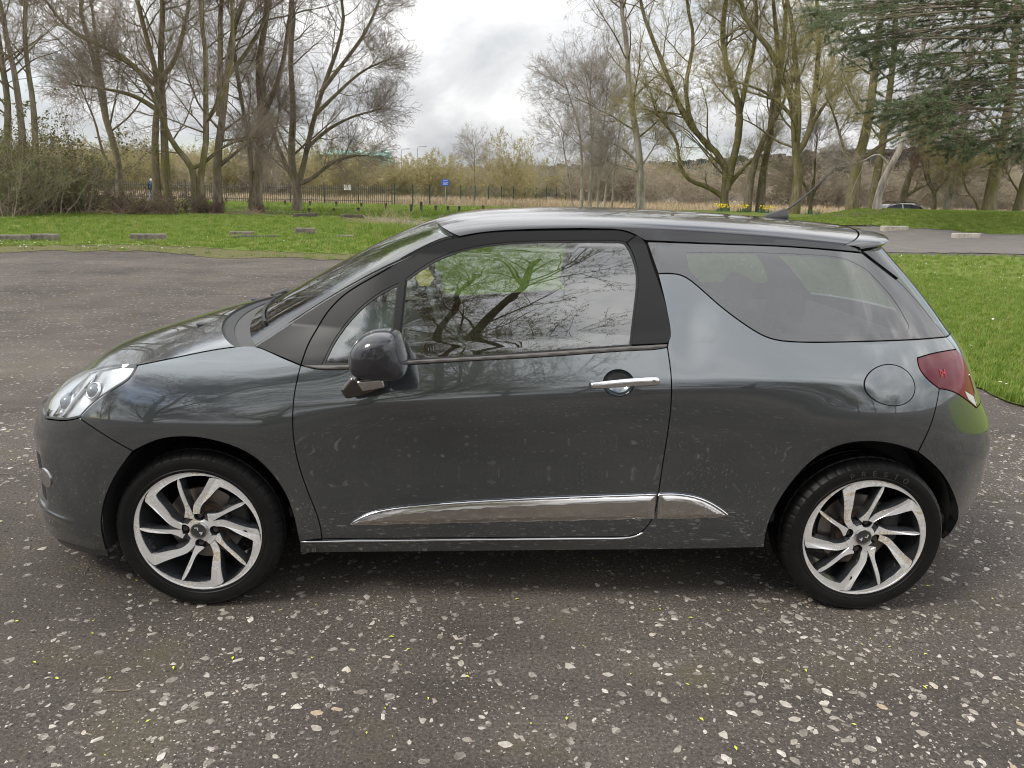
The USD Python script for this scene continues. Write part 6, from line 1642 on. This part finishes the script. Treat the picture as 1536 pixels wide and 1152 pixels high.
daffodils(1084, 45.5, 'yellow daffodils at the foot of the spreading budding tree', 26, 0.45, 61)
daffodils(1116, 45.0, 'yellow daffodils in front of the thin dark trunk', 20, 0.4, 62)
daffodils(1149, 44.5, 'yellow daffodils nearest the aerial', 22, 0.4, 63)
daffodils(1222, 43.0, 'green daffodil leaves right of the aerial, few flowers', 1, 0.55, 64)
daffodils(1448, 42.0, 'sparse daffodils between the white birch and the thick mossy trunk', 12, 0.6, 65)
daffodils(1508, 42.0, 'daffodils right of the thick mossy trunk', 16, 0.6, 66)

# ------------------------------------------------------------------ walker in the distance
def walker():
    y = 54.0; b_ = at_y(229, 305, y); b_[2] = float(hgt(b_[0], y))
    t = thing('person', 'person in a dark blue jacket and white hat walking on the far grass', 'person', b_, 0.35)

    def limb(ps, rs):
        m = mf.Manifold()
        for i in range(len(ps) - 1):
            m = m + mf.Manifold.batch_hull([mf.Manifold.sphere(rs[i], 18).translate(ps[i]), mf.Manifold.sphere(rs[i + 1], 18).translate(ps[i + 1])])
        return m
    legs = limb([(0.08, -0.09, 0.88), (0.17, -0.09, 0.48), (0.12, -0.09, 0.10)], [.095, .062, .048]) + limb([(-0.02, 0.09, 0.88), (-0.10, 0.09, 0.48), (-0.30, 0.09, 0.14)], [.095, .062, .048])
    feet = limb([(0.12, -0.09, 0.05), (0.28, -0.09, 0.035)], [.045, .035]) + limb([(-0.31, 0.09, 0.09), (-0.19, 0.09, 0.035)], [.045, .035])
    torso = limb([(0.02, 0, 0.88), (0.03, 0, 1.15), (0.03, 0, 1.36)], [.13, .14, .13]) + limb([(0.03, -0.17, 1.39), (0.03, 0.17, 1.39)], [.075, .075])
    arms = limb([(0.03, -0.21, 1.38), (-0.06, -0.24, 1.10), (0.10, -0.22, 0.90)], [.065, .05, .04]) + limb([(0.03, 0.21, 1.38), (0.10, 0.24, 1.10), (0.26, 0.2, 0.98)], [.065, .05, .04])
    head = limb([(0.04, 0, 1.42), (0.05, 0, 1.50)], [.055, .055]) + mf.Manifold.sphere(0.105, 22).scale((1.0, .85, 1.15)).translate((0.06, 0, 1.59)) + mf.Manifold.sphere(.018, 10).translate((0.165, 0, 1.58)) + mf.Manifold.sphere(.025, 10).translate((.05, .095, 1.59)) + mf.Manifold.sphere(.025, 10).translate((.05, -.095, 1.59))
    hands = mf.Manifold()
    for s_, c0 in ((-1, (0.11, -0.22, 0.86)), (1, (0.29, 0.2, 0.95))):
        hands = hands + limb([c0, (c0[0] + .02, c0[1], c0[2] - .07)], [.035, .03])
        for f_ in range(4):
            hands = hands + limb([(c0[0] - .02 + .015 * f_, c0[1], c0[2] - .08), (c0[0] - .01 + .016 * f_, c0[1], c0[2] - .15 + .01 * abs(f_ - 1))], [.009, .008])
        hands = hands + limb([(c0[0] + .03, c0[1], c0[2] - .02), (c0[0] + .06, c0[1], c0[2] - .08)], [.01, .009])
    body = legs + feet + torso + arms + head + hands
    skin = plain('skin', (0.42, 0.27, 0.20), 0.6)
    obj('body', meshkit.arrays(body, 50), skin, t)
    obj('jacket', meshkit.arrays(limb([(0.02, 0, 0.86), (0.03, 0, 1.15), (0.03, 0, 1.36)], [.15, .16, .15]) + limb([(0.03, -0.17, 1.39), (0.03, 0.17, 1.39)], [.088, .088]) + limb([(0.03, -0.21, 1.38), (-0.06, -0.24, 1.10), (0.08, -0.22, 0.93)], [.08, .065, .055]) + limb([(0.03, 0.21, 1.38), (0.10, 0.24, 1.10), (0.24, 0.2, 0.99)], [.08, .065, .055]), 50), plain('navy_jacket', (0.025, 0.05, 0.13), 0.8), t)
    obj('trousers', meshkit.arrays(limb([(0.08, -0.09, 0.88), (0.17, -0.09, 0.48), (0.12, -0.09, 0.12)], [.108, .075, .062]) + limb([(-0.02, 0.09, 0.88), (-0.10, 0.09, 0.48), (-0.29, 0.09, 0.15)], [.108, .075, .062]), 50), plain('blue_grey_trousers', (0.20, 0.22, 0.27), 0.8), t)
    hat = mf.Manifold.sphere(0.118, 22).scale((1.0, .9, 0.85)).translate((0.055, 0, 1.66)).trim_by_plane((0, 0, 1), 1.62) + mf.Manifold.cylinder(.02, .15, .14, 22).translate((0.06, 0, 1.615))
    obj('hat', meshkit.arrays(hat, 50), plain('white_hat', (0.75, 0.74, 0.70), 0.8), t)
    obj('backpack', meshkit.arrays(mf.Manifold.batch_hull([mf.Manifold.sphere(.06, 12).translate((-.16, y_, z_)) for y_ in (-.1, .1) for z_ in (1.05, 1.38)]), 50), plain('black_rucksack', (0.02, 0.02, 0.022), 0.8), t)


walker()

# ------------------------------------------------------------------ silver car behind the mound
def silver_car():
    y = 41.5; p0 = at_y(1340, 318, y); p0[2] = float(hgt(p0[0], y))
    t = thing('silver_car', 'silver car half hidden behind the grass mound on the right', 'car', p0, 0.06)
    prof_b = [(-2.0, .25), (-2.05, .55), (-1.95, .78), (-1.2, .92), (1.2, .98), (1.95, .92), (2.1, .6), (2.05, .25)]
    prof_r = [(-1.28, .90), (-0.62, 1.36), (-0.2, 1.43), (0.7, 1.43), (1.35, 1.32), (1.9, .95)]
    prof_s = [(-1.12, .94), (-0.60, 1.30), (-0.2, 1.365), (0.65, 1.365), (1.20, 1.27), (1.6, .97)]
    ms = plain('silver_paint', (0.52, 0.54, 0.56), 0.25, metallic=0.6, coat_weight=1.0); mg = plain('dark_car_glass', (0.02, 0.025, 0.03), 0.06)

    def ext(pg, w0, w1, zsplit):
        g = trimesh.creation.extrude_polygon(Polygon(pg).buffer(-.03).buffer(.03), 1.0, engine='earcut'); v = np.array(g.vertices)
        w = w0 + (w1 - w0) * np.clip((v[:, 1] - zsplit) / .5, 0, 1)
        return trimesh.Trimesh(np.c_[v[:, 0], (v[:, 2] - .5) * w, v[:, 1]], g.faces[:, ::-1], process=False)
    obj('body', ext(prof_b, 1.72, 1.62, .5), ms, t)
    obj('glasshouse', ext(prof_s, 1.50, 1.17, .92), mg, t)
    obj('roof', ext([(-0.72, 1.33), (-0.2, 1.385), (0.7, 1.385), (1.3, 1.30), (1.42, 1.32), (0.75, 1.445), (-0.2, 1.445), (-0.75, 1.38)], 1.20, 1.14, 1.3), ms, t)
    for s_ in (-1, 1):
        for a, b_ in (((-1.25, s_ * .78, .93), (-0.66, s_ * .61, 1.36)), ((0.15, s_ * .77, .96), (0.12, s_ * .60, 1.39)), ((1.75, s_ * .74, .95), (1.25, s_ * .60, 1.32))):
            obj('pillar', tube([a, b_], .035, 6), ms, t)
        obj('roof_rail', tube([(-0.4, s_ * .54, 1.46), (-.2, s_ * .54, 1.50), (.8, s_ * .54, 1.49), (1.0, s_ * .54, 1.44)], .018, 6), M_RUB, t)
        for x in (-1.25, 1.3):
            c_ = trimesh.creation.cylinder(.31, .2, sections=24); c_.apply_transform(trimesh.transformations.rotation_matrix(math.pi / 2, [1, 0, 0])); c_.apply_translation((x, s_ * .76, .31)); obj('wheel', c_, M_TYRE, t)


silver_car()

# ------------------------------------------------------------------ labels of the setting and of what nobody could count
for nm_, lb_, ct_ in (('car_park_ground', 'dark stony tarmac of the car park running on under everything', 'ground'), ('mossy_verge', 'olive brown mossy strip between the tarmac and the far lawn', 'verge'), ('far_lawn', 'green lawn with daisies behind the car bonnet', 'lawn'),
                      ('bramble_soil', 'bare brown soil under the brambles', 'soil'), ('grass_island', 'bright green grass directly behind the car boot', 'grass'), ('worn_road', 'pale worn road between the two right-hand grass areas', 'road'), ('grass_mound', 'green grass mound below the right-hand trees', 'mound'),
                      ('soil_patch', 'bare soil patch on the mound near the aerial', 'soil'), ('rough_grass_field', 'rough green field in front of the fences', 'field'), ('grey_footpath', 'grey path crossing behind the left-hand trunks', 'path'), ('dry_reed_field', 'straw-coloured reed field beyond the fences', 'field'),
                      ('hill', 'low wooded hill on the horizon', 'hill'), ('gravel_stones', 'pale stone chips scattered over the car park', 'stones'), ('dark_grit', 'fine dark grit on the tarmac', 'grit'), ('yellow_bud_scales', 'tiny yellow bud scales fallen on the tarmac', 'bud scales'), ('fallen_twigs', 'short dry twigs lying on the tarmac', 'twigs'),
                      ('island_grass', 'blades of the grass right behind the car', 'grass'), ('lawn_grass', 'blades of the far lawn and the mound', 'grass'), ('verge_grass', 'sparse short grass on the mossy verge', 'grass'), ('reed_grass', 'tall straw-coloured reeds beyond the fences', 'reeds'), ('rough_grass', 'rough grass in the far field', 'grass'),
                      ('daisies', 'white daisies dotted over the grass', 'daisies'), ('tall_grass', 'longer green grass beside the windscreen', 'grass'), ('willow_scrub', 'olive and brown leafless scrub behind the fences', 'scrub'), ('far_woods', 'brown woods covering the distant hill', 'woods')):
    p_ = stage.GetPrimAtPath('/World/' + nm_)
    if p_:
        p_.SetCustomDataByKey('label', lb_); p_.SetCustomDataByKey('category', ct_)
